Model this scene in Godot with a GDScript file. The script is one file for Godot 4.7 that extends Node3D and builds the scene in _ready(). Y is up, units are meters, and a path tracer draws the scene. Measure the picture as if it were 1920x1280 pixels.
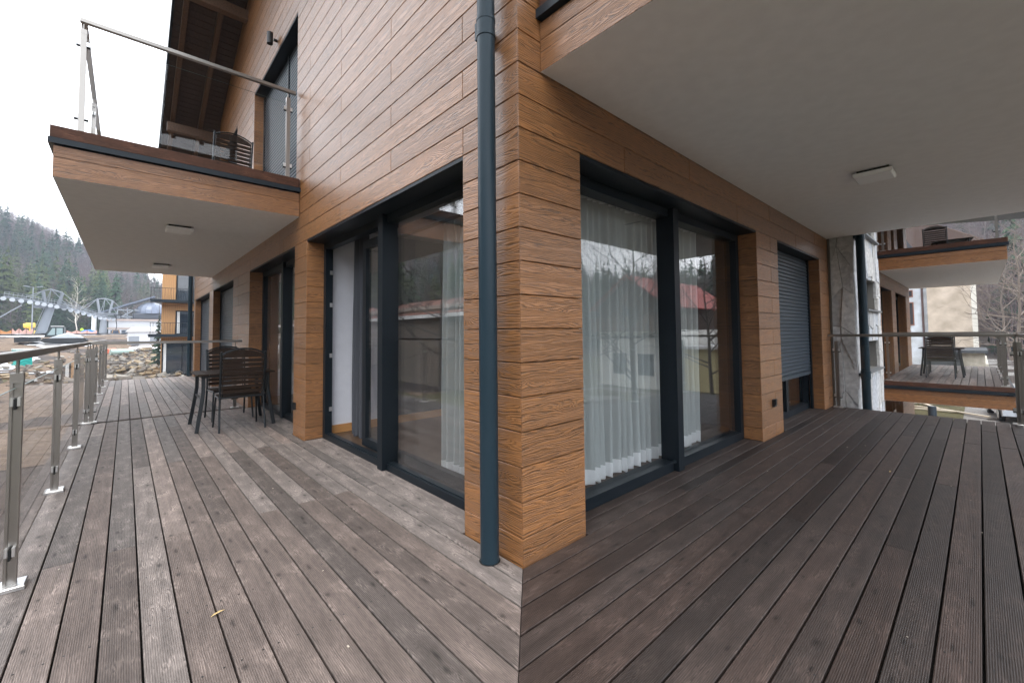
extends Node3D

var M := {}
var used_names := {}
var rng := RandomNumberGenerator.new()
const PITCH := 0.189          # cladding row
const ROW0 := 0.142
const BOARD := 0.129          # deck board pitch
const STEPS := 2048

# ------------------------------------------------------------------ helpers
func numbered(called: String) -> String:
	if not used_names.has(called):
		used_names[called] = 0
		return called
	used_names[called] += 1
	return "%s_%03d" % [called, used_names[called]]

func tag(o: Node, label: String, category: String, group := "", kind := "") -> Node:
	if label: o.set_meta("label", label)
	if category: o.set_meta("category", category)
	if group: o.set_meta("group", group)
	if kind: o.set_meta("kind", kind)
	return o

func thing(called: String, label: String, category: String, at := Vector3.ZERO, turn := 0.0, group := "") -> Node3D:
	var o := Node3D.new()
	o.name = numbered(called)
	add_child(o)
	o.position = at
	o.rotation.y = turn
	tag(o, label, category, group)
	return o

func group_node(called: String, parent: Node) -> Node3D:
	var o := Node3D.new()
	o.name = called
	parent.add_child(o, true)
	return o

func put(called: String, st: SurfaceTool, mat: Material, parent: Node = null) -> MeshInstance3D:
	var mi := MeshInstance3D.new()
	mi.mesh = st.commit()
	mi.material_override = mat
	if parent == null:
		mi.name = numbered(called)
		add_child(mi)
	else:
		mi.name = called
		parent.add_child(mi, true)
	return mi

func structure(called: String, st: SurfaceTool, mat: Material) -> MeshInstance3D:
	var mi := put(called, st, mat)
	mi.set_meta("kind", "structure")
	return mi

func stuff(o: Node) -> Node:
	o.set_meta("kind", "stuff")
	return o

func dup(root: Node3D, at: Vector3, turn: float, label := "", group := "") -> Node3D:
	var r: Node3D = root.duplicate()
	r.name = numbered(String(root.name).rstrip("_0123456789"))
	add_child(r)
	r.position = at
	r.rotation.y = turn
	if label: r.set_meta("label", label)
	if group: r.set_meta("group", group)
	return r

func mk() -> SurfaceTool:
	var st := SurfaceTool.new()
	st.begin(Mesh.PRIMITIVE_TRIANGLES)
	return st

func tri(st: SurfaceTool, a: Vector3, b: Vector3, c: Vector3, n: Vector3, ua := Vector2.ZERO, ub := Vector2.ZERO, uc := Vector2.ZERO) -> void:
	st.set_normal(n)
	st.set_uv(ua)
	st.add_vertex(a)
	if (c - a).cross(b - a).dot(n) >= 0.0:
		st.set_uv(ub)
		st.add_vertex(b)
		st.set_uv(uc)
		st.add_vertex(c)
	else:
		st.set_uv(uc)
		st.add_vertex(c)
		st.set_uv(ub)
		st.add_vertex(b)

func quad(st: SurfaceTool, a: Vector3, b: Vector3, c: Vector3, d: Vector3, n: Vector3, ua := Vector2.ZERO, ub := Vector2.ZERO, uc := Vector2.ZERO, ud := Vector2.ZERO) -> void:
	tri(st, a, b, c, n, ua, ub, uc)
	tri(st, a, c, d, n, ua, uc, ud)

# axis-aligned (or turned) box; uv in metres along the longest edge
func box(st: SurfaceTool, c: Vector3, s: Vector3, b := Basis.IDENTITY) -> void:
	var h := s * 0.5
	for ax in 3:
		for sg in [-1.0, 1.0]:
			var n := Vector3.ZERO
			n[ax] = sg
			var i := (ax + 1) % 3
			var j := (ax + 2) % 3
			var p := []
			for k in [[-1, -1], [1, -1], [1, 1], [-1, 1]]:
				var v := Vector3.ZERO
				v[ax] = sg * h[ax]
				v[i] = k[0] * h[i]
				v[j] = k[1] * h[j]
				p.append(v)
			var uv := []
			for v in p:
				uv.append(Vector2(v[i], v[j]) if s[i] >= s[j] else Vector2(v[j], v[i]))
			quad(st, c + b * p[0], c + b * p[1], c + b * p[2], c + b * p[3], b * n, uv[0], uv[1], uv[2], uv[3])

func span(st: SurfaceTool, a: Vector3, z: Vector3) -> void:   # box between two corners
	box(st, (a + z) * 0.5, (z - a).abs())

# box with its 4 long edges bevelled, along x of basis
func bar(st: SurfaceTool, a: Vector3, z: Vector3, w: float, h: float, up := Vector3.UP, bev := 0.002) -> void:
	var x := (z - a).normalized()
	var side := up.cross(x)
	if side.length() < 0.01: side = Vector3.RIGHT.cross(x)
	side = side.normalized()
	var u := x.cross(side).normalized()
	var prof := [Vector2(-w / 2 + bev, -h / 2), Vector2(w / 2 - bev, -h / 2), Vector2(w / 2, -h / 2 + bev), Vector2(w / 2, h / 2 - bev), Vector2(w / 2 - bev, h / 2), Vector2(-w / 2 + bev, h / 2), Vector2(-w / 2, h / 2 - bev), Vector2(-w / 2, -h / 2 + bev)]
	var l := (z - a).length()
	for i in 8:
		var p: Vector2 = prof[i]
		var q: Vector2 = prof[(i + 1) % 8]
		var m := (q - p)
		var n := (side * m.y - u * m.x).normalized()
		var P := side * p.x + u * p.y
		var Q := side * q.x + u * q.y
		var v0 := float(i) * w * 0.25
		quad(st, a + P, z + P, z + Q, a + Q, n, Vector2(0, v0), Vector2(l, v0), Vector2(l, v0 + m.length()), Vector2(0, v0 + m.length()))
	for e in [[a, -x], [z, x]]:
		for i in range(1, 7):
			var A: Vector3 = e[0] + side * prof[0].x + u * prof[0].y
			var B: Vector3 = e[0] + side * prof[i].x + u * prof[i].y
			var C: Vector3 = e[0] + side * prof[i + 1].x + u * prof[i + 1].y
			tri(st, A, B, C, e[1])

func tube(st: SurfaceTool, pts: Array, r, seg := 8, caps := true) -> void:
	var n := pts.size()
	var ring := []
	var prev := Vector3.ZERO
	for i in n:
		var t: Vector3 = (pts[mini(i + 1, n - 1)] - pts[maxi(i - 1, 0)]).normalized()
		var s: Vector3 = prev - t * prev.dot(t) if prev != Vector3.ZERO else (t.cross(Vector3.UP) if absf(t.y) < 0.9 else t.cross(Vector3.RIGHT))
		s = s.normalized()
		prev = s
		var w := t.cross(s)
		var rr: float = r[i] if r is Array else r
		var row := []
		for k in seg:
			var a := TAU * k / seg
			var d := s * cos(a) + w * sin(a)
			row.append([pts[i] + d * rr, d])
		ring.append([row, t])
	for i in n - 1:
		for k in seg:
			var k2 := (k + 1) % seg
			var A = ring[i][0][k]
			var B = ring[i][0][k2]
			var C = ring[i + 1][0][k2]
			var D = ring[i + 1][0][k]
			for f in [[A, B, C], [A, C, D]]:
				var fn: Vector3 = (f[2][0] - f[0][0]).cross(f[1][0] - f[0][0])
				var o: Array = f if fn.dot(f[0][1]) >= 0 else [f[0], f[2], f[1]]
				for v in o:
					st.set_normal(v[1])
					st.set_uv(Vector2(v[0].x + v[0].z, v[0].y))
					st.add_vertex(v[0])
	if caps:
		for e in [[0, -1.0], [n - 1, 1.0]]:
			var row: Array = ring[e[0]][0]
			for k in range(1, seg - 1):
				tri(st, row[0][0], row[k][0], row[k + 1][0], ring[e[0]][1] * e[1])

# shrink a convex counter-clockwise polygon by d
func inset(poly: PackedVector2Array, d: float) -> PackedVector2Array:
	var r := PackedVector2Array()
	var n := poly.size()
	for i in n:
		var p := poly[i]
		var e0 := (p - poly[(i + n - 1) % n]).normalized()
		var e1 := (poly[(i + 1) % n] - p).normalized()
		var n0 := Vector2(-e0.y, e0.x)
		var n1 := Vector2(-e1.y, e1.x)
		var m := n0 + n1
		r.append(p + m * (d / maxf(0.3, 1.0 + n0.dot(n1))))
	return r

# a plank, slab or stone: convex polygon in the plane (o, u, v), its face at the plane, body behind it
func prism(st: SurfaceTool, poly: PackedVector2Array, o: Vector3, u: Vector3, v: Vector3, depth: float, chamf: float, uv_off := Vector2.ZERO, uv_mul := Vector2.ONE, tilt := Vector2.ZERO) -> void:
	var n := u.cross(v).normalized()
	if Geometry2D.is_polygon_clockwise(poly): poly.reverse()
	var inn := inset(poly, chamf)
	var cnt := poly.size()
	var mid := Vector2.ZERO
	for p in poly: mid += p / cnt
	var top := []
	var rim := []
	var low := []
	var uvs := []
	for i in cnt:
		var dz := (inn[i] - mid).dot(tilt)
		top.append(o + u * inn[i].x + v * inn[i].y + n * dz)
		rim.append(o + u * poly[i].x + v * poly[i].y + n * (dz - chamf))
		low.append(o + u * poly[i].x + v * poly[i].y - n * depth)
		uvs.append((inn[i] * uv_mul) + uv_off)
	var fn := (n - u * tilt.x - v * tilt.y).normalized()
	for i in range(1, cnt - 1):
		tri(st, top[0], top[i], top[i + 1], fn, uvs[0], uvs[i], uvs[i + 1])
	for i in cnt:
		var j := (i + 1) % cnt
		var e := (poly[j] - poly[i]).normalized()
		var out := u * e.y - v * e.x
		quad(st, top[i], top[j], rim[j], rim[i], (out + n).normalized(), uvs[i], uvs[j], uvs[j], uvs[i])
		quad(st, rim[i], rim[j], low[j], low[i], out, uvs[i], uvs[j], uvs[j] + Vector2(0, 0.002), uvs[i] + Vector2(0, 0.002))

func rect(x0: float, y0: float, x1: float, y1: float) -> PackedVector2Array:
	return PackedVector2Array([Vector2(x0, y0), Vector2(x1, y0), Vector2(x1, y1), Vector2(x0, y1)])

# ------------------------------------------------------------------ textures
func noise_bytes(w: int, h: int, f: float, s: int, oct := 3) -> PackedByteArray:
	var n := FastNoiseLite.new()
	n.seed = s
	n.frequency = f
	n.fractal_octaves = oct
	n.noise_type = FastNoiseLite.TYPE_SIMPLEX_SMOOTH
	return n.get_seamless_image(w, h).get_data()

func tex_from(b: PackedByteArray, w: int, h: int, fmt := Image.FORMAT_RGB8) -> ImageTexture:
	return ImageTexture.create_from_image(Image.create_from_data(w, h, false, fmt, b))

# eight different plank faces of brushed cladding, one above the other
func make_cladding_textures() -> Array:
	var W := 1024
	var H := 1024
	var S := 128
	var n1 := noise_bytes(128, H, 0.012, 11)
	var n2 := noise_bytes(128, H, 0.06, 12)
	var n3 := noise_bytes(64, H, 0.035, 13, 2)
	var n5 := noise_bytes(128, H, 0.16, 16, 2)
	var n4 := noise_bytes(512, 512, 0.012, 14, 4)
	var col := PackedByteArray()
	col.resize(W * H * 3)
	var hei := PackedByteArray()
	hei.resize(W * H)
	var r := RandomNumberGenerator.new()
	r.seed = 5
	for s in 8:
		var knots := []
		for k in (1 if s % 3 else 2):
			knots.append([r.randf_range(140, 880), r.randf_range(25, 103), r.randf_range(38, 80), r.randf_range(9, 17), r.randf_range(24, 40) * (1 if r.randf() < 0.5 else -1)])
		var tone := r.randf_range(0.93, 1.06)
		for y in S:
			var yy := s * S + y
			for x in W:
				var a := yy * 128 + (x >> 3)
				var a2 := yy * 128 + ((x + 1 >> 3) % 128)
				var fx := (x & 7) / 8.0
				var w1 := (n1[a] + (n1[a2] - n1[a]) * fx) - 128.0
				var w2 := (n2[a] + (n2[a2] - n2[a]) * fx) - 128.0
				var f := y + w1 * 0.15 + w2 * 0.022
				for k in knots:
					var dx: float = (x - k[0]) / k[2]
					if dx > -3.0 and dx < 3.0:
						var dy: float = (y - k[1]) / k[3]
						f += k[4] * exp(-dx * dx - dy * dy * 0.5)
				var ph := f * 0.86 + w2 * 0.012
				var g := sin(ph) * 0.5 + 0.5
				var g2 := sin(f * 0.37 + 1.7) * 0.5 + 0.5
				var amp := clampf((n3[yy * 64 + (x >> 4)] - 60) / 70.0, 0.6, 1.0)
				var cut := (1.0 - g) * (1.0 - g) * (0.70 + 0.30 * g2) * amp
				var fine := n5[a] / 255.0
				var hh := 0.78 - 0.62 * cut + 0.10 * (fine - 0.5) + 0.12 * (g2 - 0.5)
				var i := yy * W + x
				hei[i] = clampi(int(hh * 255.0), 0, 255)
				var t := tone * (1.06 - 0.39 * cut + 0.10 * (fine - 0.5)) * (0.95 + 0.1 * n4[(yy % 512) * 512 + (x % 512)] / 255.0)
				col[i * 3] = clampi(int(141.0 * t), 0, 255)
				col[i * 3 + 1] = clampi(int(97.0 * t), 0, 255)
				col[i * 3 + 2] = clampi(int(59.0 * t), 0, 255)
	return [tex_from(col, W, H), tex_from(hei, W, H, Image.FORMAT_L8)]

# eight weathered, finely grooved deck boards
func make_deck_textures() -> Array:
	var W := 1024
	var H := 1024
	var S := 128
	var n1 := noise_bytes(128, H, 0.014, 21)
	var n2 := noise_bytes(128, H, 0.05, 22)
	var n3 := noise_bytes(256, H, 0.12, 23, 2)
	var n4 := noise_bytes(1024, 1024, 0.006, 24, 4)
	var n5 := noise_bytes(128, H, 0.02, 25, 3)
	var col := PackedByteArray()
	col.resize(W * H * 3)
	var hei := PackedByteArray()
	hei.resize(W * H)
	var r := RandomNumberGenerator.new()
	r.seed = 9
	for s in 8:
		var knots := []
		for k in 2 + s % 2:
			knots.append([r.randf_range(100, 920), r.randf_range(25, 103), r.randf_range(14, 40), r.randf_range(8, 15), r.randf_range(12, 30) * (1 if r.randf() < 0.5 else -1)])
		var tone := r.randf_range(0.80, 1.14)
		var red := r.randf_range(-0.02, 0.03)
		for y in S:
			var yy := s * S + y
			var rib := sin(y / 128.0 * TAU * 17.0) * 0.5 + 0.5
			for x in W:
				var a := yy * 128 + (x >> 3)
				var a2 := yy * 128 + ((x + 1 >> 3) % 128)
				var fx := (x & 7) / 8.0
				var w1 := (n1[a] + (n1[a2] - n1[a]) * fx) - 128.0
				var w2 := (n2[a] + (n2[a2] - n2[a]) * fx) - 128.0
				var f := y + w1 * 0.42 + w2 * 0.05
				var kd := 0.0
				for k in knots:
					var dx: float = (x - k[0]) / k[2]
					if dx > -3.0 and dx < 3.0:
						var dy: float = (y - k[1]) / k[3]
						var e := exp(-dx * dx - dy * dy * 0.5)
						f += k[4] * e
						kd = maxf(kd, e)
				var g := sin(f * 0.62) * 0.5 + 0.5
				var big := n4[yy * 1024 + x] / 255.0
				var show := clampf((big - 0.54) * 5.0, 0.0, 1.0)
				var fine := n3[yy * 256 + (x >> 2)] / 255.0
				var blot := (n5[a] + (n5[a2] - n5[a]) * fx) / 255.0
				var i := yy * W + x
				hei[i] = clampi(int((0.30 + 0.52 * rib * (1.0 - 0.4 * show) + 0.16 * g + 0.12 * (fine - 0.5)) * 255.0), 0, 255)
				var t := tone * (0.72 + 0.13 * rib + 0.22 * (g - 0.45) * (0.40 + 0.60 * show) + 0.13 * (fine - 0.5) + 0.16 * (blot - 0.5) + 0.12 * (big - 0.5))
				t *= 1.0 - 0.4 * kd * kd * kd
				var pale := show * g * 0.11
				col[i * 3] = clampi(int(168.0 * (t * (1.0 + red) + pale)), 0, 255)
				col[i * 3 + 1] = clampi(int(157.0 * (t + pale)), 0, 255)
				col[i * 3 + 2] = clampi(int(151.0 * (t * (1.0 - red * 0.5) + pale)), 0, 255)
	return [tex_from(col, W, H), tex_from(hei, W, H, Image.FORMAT_L8)]

func noise_tex(f: float, s: int, a: Color, b: Color, size := 512, oct := 5) -> NoiseTexture2D:
	var n := FastNoiseLite.new()
	n.seed = s
	n.frequency = f
	n.fractal_octaves = oct
	var t := NoiseTexture2D.new()
	t.width = size
	t.height = size
	t.seamless = true
	t.noise = n
	var g := Gradient.new()
	g.set_color(0, a)
	g.set_color(1, b)
	t.color_ramp = g
	return t

func mat(r: float, g: float, b: float, rough := 0.6, metal := 0.0, tex: Texture2D = null, scale := 1.0) -> StandardMaterial3D:
	var m := StandardMaterial3D.new()
	m.albedo_color = Color(r / 255.0, g / 255.0, b / 255.0)
	m.roughness = rough
	m.metallic = metal
	if tex:
		m.albedo_texture = tex
		m.uv1_triplanar = true
		m.uv1_world_triplanar = true
		m.uv1_scale = Vector3.ONE * scale
	return m

func bumped(m: StandardMaterial3D, t: Texture2D, cm: float) -> StandardMaterial3D:
	m.heightmap_enabled = true
	m.heightmap_texture = t
	m.heightmap_scale = cm
	return m

func make_materials() -> void:
	var ct := make_cladding_textures()
	var c := StandardMaterial3D.new()
	c.albedo_texture = ct[0]
	c.roughness = 0.42
	c.metallic_specular = 0.45
	c.clearcoat_enabled = true
	c.clearcoat = 0.55
	c.clearcoat_roughness = 0.36
	bumped(c, ct[1], 0.5)
	M.clad = c
	var dt := make_deck_textures()
	var d := StandardMaterial3D.new()
	d.albedo_texture = dt[0]
	d.albedo_color = Color(0.81, 0.80, 0.795)
	d.roughness = 0.62
	d.metallic_specular = 0.36
	bumped(d, dt[1], 0.17)
	M.deck = d
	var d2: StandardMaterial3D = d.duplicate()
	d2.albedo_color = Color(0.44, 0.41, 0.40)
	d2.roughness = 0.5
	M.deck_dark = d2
	var d3: StandardMaterial3D = d.duplicate()
	d3.albedo_color = Color(0.52, 0.38, 0.31)
	M.edge_board = d3
	M.void = mat(26, 23, 21, 0.9)
	var grey_noise := noise_tex(0.02, 3, Color(0.965, 0.965, 0.965), Color(1, 1, 1), 1024, 6)
	var plaster_h := noise_tex(0.25, 4, Color(0, 0, 0), Color(1, 1, 1), 512, 3)
	M.soffit = bumped(mat(240, 240, 241, 0.85, 0.0, grey_noise, 0.35), plaster_h, 0.06)
	M.shade_plaster = bumped(mat(76, 74, 76, 0.9), plaster_h, 0.04)  # wall plaster with the shade of the room's depth put into its colour
	M.plaster = bumped(mat(216, 217, 224, 0.9, 0.0, grey_noise, 0.3), plaster_h, 0.04)
	M.frame = mat(23, 30, 36, 0.40)
	M.trim = mat(36, 44, 51, 0.35)
	M.pipe = mat(37, 52, 61, 0.34)
	M.shutter = mat(60, 70, 79, 0.34)
	for q in [M.frame, M.trim, M.pipe, M.shutter]: q.metallic_specular = 0.3
	M.steel = mat(150, 146, 141, 0.32, 0.9)
	M.bright_steel = mat(214, 214, 214, 0.28, 0.85)
	M.black = mat(24, 26, 28, 0.5)
	M.rubber = mat(18, 18, 18, 0.8)
	M.white = mat(236, 236, 234, 0.5)
	var gl := StandardMaterial3D.new()
	gl.transparency = BaseMaterial3D.TRANSPARENCY_ALPHA
	gl.albedo_color = Color(0.05, 0.06, 0.06, 0.004)
	gl.roughness = 0.0
	gl.metallic_specular = 0.5
	M.glass = gl
	M.glass_edge = mat(62, 82, 76, 0.3)
	var sh := StandardMaterial3D.new()
	sh.albedo_color = Color(0.72, 0.76, 0.76, 0.56)
	sh.transparency = BaseMaterial3D.TRANSPARENCY_ALPHA
	sh.roughness = 0.9
	sh.backlight_enabled = true
	sh.backlight = Color(0.4, 0.4, 0.4)
	M.sheer = sh
	var hem: StandardMaterial3D = sh.duplicate()
	hem.albedo_color = Color(0.86, 0.88, 0.89, 0.85)
	M.hem = hem
	M.drape = mat(70, 72, 78, 0.95)
	M.floor_wood = mat(84, 66, 50, 0.45, 0.0, noise_tex(0.03, 8, Color(0.8, 0.78, 0.75), Color(1, 1, 1)), 0.8)
	M.base_wood = mat(176, 128, 78, 0.5)
	var wood_n := noise_tex(0.04, 31, Color(0.62, 0.6, 0.58), Color(1.0, 0.98, 0.95))
	M.table_wood = mat(62, 50, 43, 0.5, 0.0, wood_n, 3.0)
	M.roof_wood = mat(76, 56, 46, 0.6, 0.0, wood_n, 1.2)
	M.rafter = mat(108, 80, 58, 0.55, 0.0, wood_n, 1.5)
	M.roof_metal = mat(62, 70, 80, 0.4, 0.2)
	M.iron = mat(30, 35, 39, 0.42, 0.2)
	M.table_wood.metallic_specular = 0.3
	M.chair_steel = mat(54, 58, 61, 0.34, 0.7)
	M.lamp = mat(244, 246, 248, 0.4)
# ------------------------------------------------------------------ cladding
func clad_uv() -> Array:
	return [Vector2(rng.randf(), (rng.randi() % 8) / 8.0 + 0.002), Vector2(1.0 / 2.1, 0.121 / PITCH)]

# rows of planks on the plane (o, u, v): area u0..u1, v0..v1, rectangular openings, joints every 2.14 m; cap = line v <= cap.x + cap.y * u
func clad(parent: Node, o: Vector3, u: Vector3, v: Vector3, u0: float, u1: float, v0: float, v1: float, holes: Array, joint: Array, single: Callable, cap := Vector2(99, 0), gap := 0.005) -> void:
	var rest := mk()
	var any := false
	var k := floori((v0 - ROW0) / PITCH)
	while ROW0 + k * PITCH < v1 - 0.004:
		var a := maxf(v0, ROW0 + k * PITCH)
		var b := minf(v1, ROW0 + (k + 1) * PITCH)
		var marks := [u0, u1]
		for h in holes:
			if h[2] < b - 0.004 and h[3] > a + 0.004:
				for e in [h[0], h[1]]:
					if e > u0 + 0.01 and e < u1 - 0.01: marks.append(e)
		var hard := marks.duplicate()
		var j: float = joint[posmod(k, 2)]
		while j < u1: j += 2.14
		while j > u0 + 0.02:
			var near := false
			for e in hard:
				if absf(e - j) < 0.12: near = true
			if j < u1 - 0.02 and not near: marks.append(j)
			j -= 2.14
		marks.sort()
		for i in marks.size() - 1:
			var x0: float = marks[i]
			var x1: float = marks[i + 1]
			if x1 - x0 < 0.012: continue
			var parts := [[a, b]]
			for h in holes:
				if h[0] < x1 - 0.005 and h[1] > x0 + 0.005:
					var nxt := []
					for p in parts:
						if h[2] >= p[1] - 0.004 or h[3] <= p[0] + 0.004:
							nxt.append(p)
						else:
							if h[2] > p[0] + 0.008: nxt.append([p[0], h[2]])
							if h[3] < p[1] - 0.008: nxt.append([h[3], p[1]])
					parts = nxt
			for p in parts:
				var gx0 := 0.0 if absf(x0 - u0) < 0.001 else gap * 0.5
				var gx1 := 0.0 if absf(x1 - u1) < 0.001 else gap * 0.5
				var poly := rect(x0 + gx0, p[0] + gap * 0.5, x1 - gx1, p[1] - gap * 0.5)
				if cap.x + cap.y * x0 < p[1] or cap.x + cap.y * x1 < p[1]:
					var big := PackedVector2Array([Vector2(x0 - 5, -5), Vector2(x1 + 5, -5), Vector2(x1 + 5, cap.x + cap.y * (x1 + 5)), Vector2(x0 - 5, cap.x + cap.y * (x0 - 5))])
					var cut := Geometry2D.intersect_polygons(poly, big)
					if cut.is_empty(): continue
					poly = cut[0]
				var uv := clad_uv()
				uv[0].y -= a * uv[1].y
				if single.call((x0 + x1) * 0.5, (p[0] + p[1]) * 0.5):
					var st := mk()
					prism(st, poly, o, u, v, 0.018, 0.003, uv[0], uv[1])
					put("plank", st, M.clad, parent)
				else:
					any = true
					prism(rest, poly, o, u, v, 0.018, 0.003, uv[0], uv[1])
		k += 1
	if any: stuff(put("planks", rest, M.clad, parent))

# the narrow returns of an opening: the same rows, turned into the wall
func reveal(parent: Node, o: Vector3, u: Vector3, ua: float, ub: float, v0: float, v1: float) -> void:
	var k := floori((v0 - ROW0) / PITCH)
	while ROW0 + k * PITCH < v1 - 0.004:
		var a := maxf(v0, ROW0 + k * PITCH)
		var b := minf(v1, ROW0 + (k + 1) * PITCH)
		var st := mk()
		var uv := clad_uv()
		uv[0].y -= a * uv[1].y
		prism(st, rect(ua, a + 0.0018, ub, b - 0.0018), o, u, Vector3.UP, 0.016, 0.002, uv[0], uv[1])
		put("plank", st, M.clad, parent)
		k += 1

# one glazed unit in the plane (o, u, up): two panes 18 mm apart
func panes(parent: Node, o: Vector3, u: Vector3, n: Vector3, u0: float, u1: float, v0: float, v1: float, triple := false) -> void:
	for d in ([0.0, -0.016, -0.032] if triple else [0.0, -0.018]):
		var st := mk()
		var c := [o + u * u0 + Vector3.UP * v0, o + u * u1 + Vector3.UP * v0, o + u * u1 + Vector3.UP * v1, o + u * u0 + Vector3.UP * v1]
		for i in 4: c[i] += n * d
		quad(st, c[0], c[1], c[2], c[3], n)
		put("pane", st, M.glass, parent)

# a frame of four bars in the plane (o, u, up), body behind the plane
func frame_bars(st: SurfaceTool, o: Vector3, u: Vector3, n: Vector3, u0: float, u1: float, v0: float, v1: float, w: float, depth: float, wb := -1.0) -> void:
	if wb < 0: wb = w
	var b := Basis(u, Vector3.UP, n)
	for e in [[u0, u0 + w, v0, v1], [u1 - w, u1, v0, v1], [u0 + w, u1 - w, v0, v0 + wb], [u0 + w, u1 - w, v1 - w, v1]]:
		var c: Vector3 = o + u * ((e[0] + e[1]) * 0.5) + Vector3.UP * ((e[2] + e[3]) * 0.5) - n * depth * 0.5
		box(st, c, Vector3(e[1] - e[0], e[3] - e[2], depth), b)

# roller shutter curtain: curved slats hanging in front of a window
func shutter_slats(st: SurfaceTool, o: Vector3, u: Vector3, n: Vector3, u0: float, u1: float, v0: float, v1: float, pitch := 0.052) -> void:
	var v := v0
	while v < v1 - 0.01:
		var t := minf(v + pitch - 0.006, v1)
		var prof := [Vector2(v, -0.004), Vector2(v + 0.008, 0.004), Vector2((v + t) * 0.5, 0.0065), Vector2(t - 0.008, 0.004), Vector2(t, -0.004), Vector2(v + pitch, -0.006)]
		for i in prof.size() - 1:
			var p: Vector2 = prof[i]
			var q: Vector2 = prof[i + 1]
			var a := o + Vector3.UP * p.x + n * p.y
			var b := o + Vector3.UP * q.x + n * q.y
			var nn := (n * (q.x - p.x) - Vector3.UP * (q.y - p.y)).normalized()
			quad(st, a + u * u0, a + u * u1, b + u * u1, b + u * u0, nn)
		v += pitch

func roller_shutter(parent: Node, o: Vector3, u: Vector3, n: Vector3, u0: float, u1: float, v0: float, v1: float, bottom: float, mid := -99.0) -> Node3D:
	var r := group_node("roller_shutter", parent)
	var b := Basis(u, Vector3.UP, n)
	var st := mk()
	shutter_slats(st, o, u, n, u0 + 0.05, u1 - 0.05, bottom + 0.05, v1 - 0.02)
	put("slat_curtain", st, M.shutter, r)
	st = mk()
	box(st, o + u * ((u0 + u1) * 0.5) + Vector3.UP * (bottom + 0.02), Vector3(u1 - u0 - 0.1, 0.055, 0.016), b)
	put("bottom_bar", st, M.shutter, r)
	for e in [u0 + 0.028, u1 - 0.028] + ([mid] if mid > u0 else []):
		st = mk()
		box(st, o + u * e + Vector3.UP * ((v0 + v1) * 0.5) + n * 0.004, Vector3(0.056, v1 - v0 - 0.01, 0.034), b)
		put("guide_rail", st, M.frame, r)
	return r

# ------------------------------------------------------------------ railings
# posts at distances along p0..p1; glass between them
func railing(label: String, p0: Vector3, p1: Vector3, posts: Array, inward: Vector3, rail_from: float, rail_to: float, group := "glass balustrades of the decks") -> Node3D:
	var t := thing("glass_railing", label, "railing", Vector3(p0.x, p0.y, p0.z), 0.0, group)
	var x := (p1 - p0).normalized()
	var b := Basis(x, Vector3.UP, x.cross(Vector3.UP))
	var st := mk()
	bar(st, x * rail_from + Vector3.UP * 1.163, x * rail_to + Vector3.UP * 1.163, 0.045, 0.042, Vector3.UP, 0.004)
	put("handrail", st, M.steel, t)
	for i in posts.size():
		var d: float = posts[i]
		var c := x * d
		var p := group_node("post", t)
		st = mk()
		for s in [-1.0, 1.0]:
			box(st, c + b.z * (s * 0.017) + Vector3.UP * 0.53, Vector3(0.044, 1.03, 0.011), b)
		box(st, c + Vector3.UP * 0.53, Vector3(0.012, 1.028, 0.024), b)
		box(st, c + Vector3.UP * 1.048, Vector3(0.046, 0.048, 0.0475), b)
		put("upright", st, M.steel, p)
		st = mk()
		tube(st, [c + Vector3.UP * 1.07, c + Vector3.UP * 1.145], 0.0065, 8)
		put("rod", st, M.steel, p)
		st = mk()
		prism(st, rect(-0.06, -0.05, 0.06, 0.05), c + Vector3.UP * 0.022 + inward * 0.006, x, -b.z, 0.02, 0.004)
		put("base_plate", st, M.bright_steel, p)
		for y in [0.19, 0.93]:
			st = mk()
			for s in [-1.0, 1.0]:
				var pts := []
				box(st, c + b.z * (s * 0.011) + inward * 0.002 + Vector3.UP * y, Vector3(0.098, 0.042, 0.011), b)
			put("clamp", st, M.bright_steel, p)
			st = mk()
			box(st, c + Vector3.UP * (y - 0.012), Vector3(0.104, 0.052, 0.0085), b)
			put("clamp_rubber", st, M.rubber, p)
		if i < posts.size() - 1 and posts[i + 1] - d > 0.4:
			var u0 := d + 0.028
			var u1: float = posts[i + 1] - 0.028
			var g := group_node("glass_pane", t)
			var gs := mk()
			quad(gs, x * u0 + Vector3.UP * 0.1, x * u1 + Vector3.UP * 0.1, x * u1 + Vector3.UP * 1.0, x * u0 + Vector3.UP * 1.0, b.z)
			put("sheet", gs, M.glass, g)
			st = mk()
			for y in [1.0]:
				box(st, x * ((u0 + u1) * 0.5) + Vector3.UP * y, Vector3(u1 - u0, 0.0012, 0.009), b)
			put("polished_edge", st, M.glass_edge, g)
	return t

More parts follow.
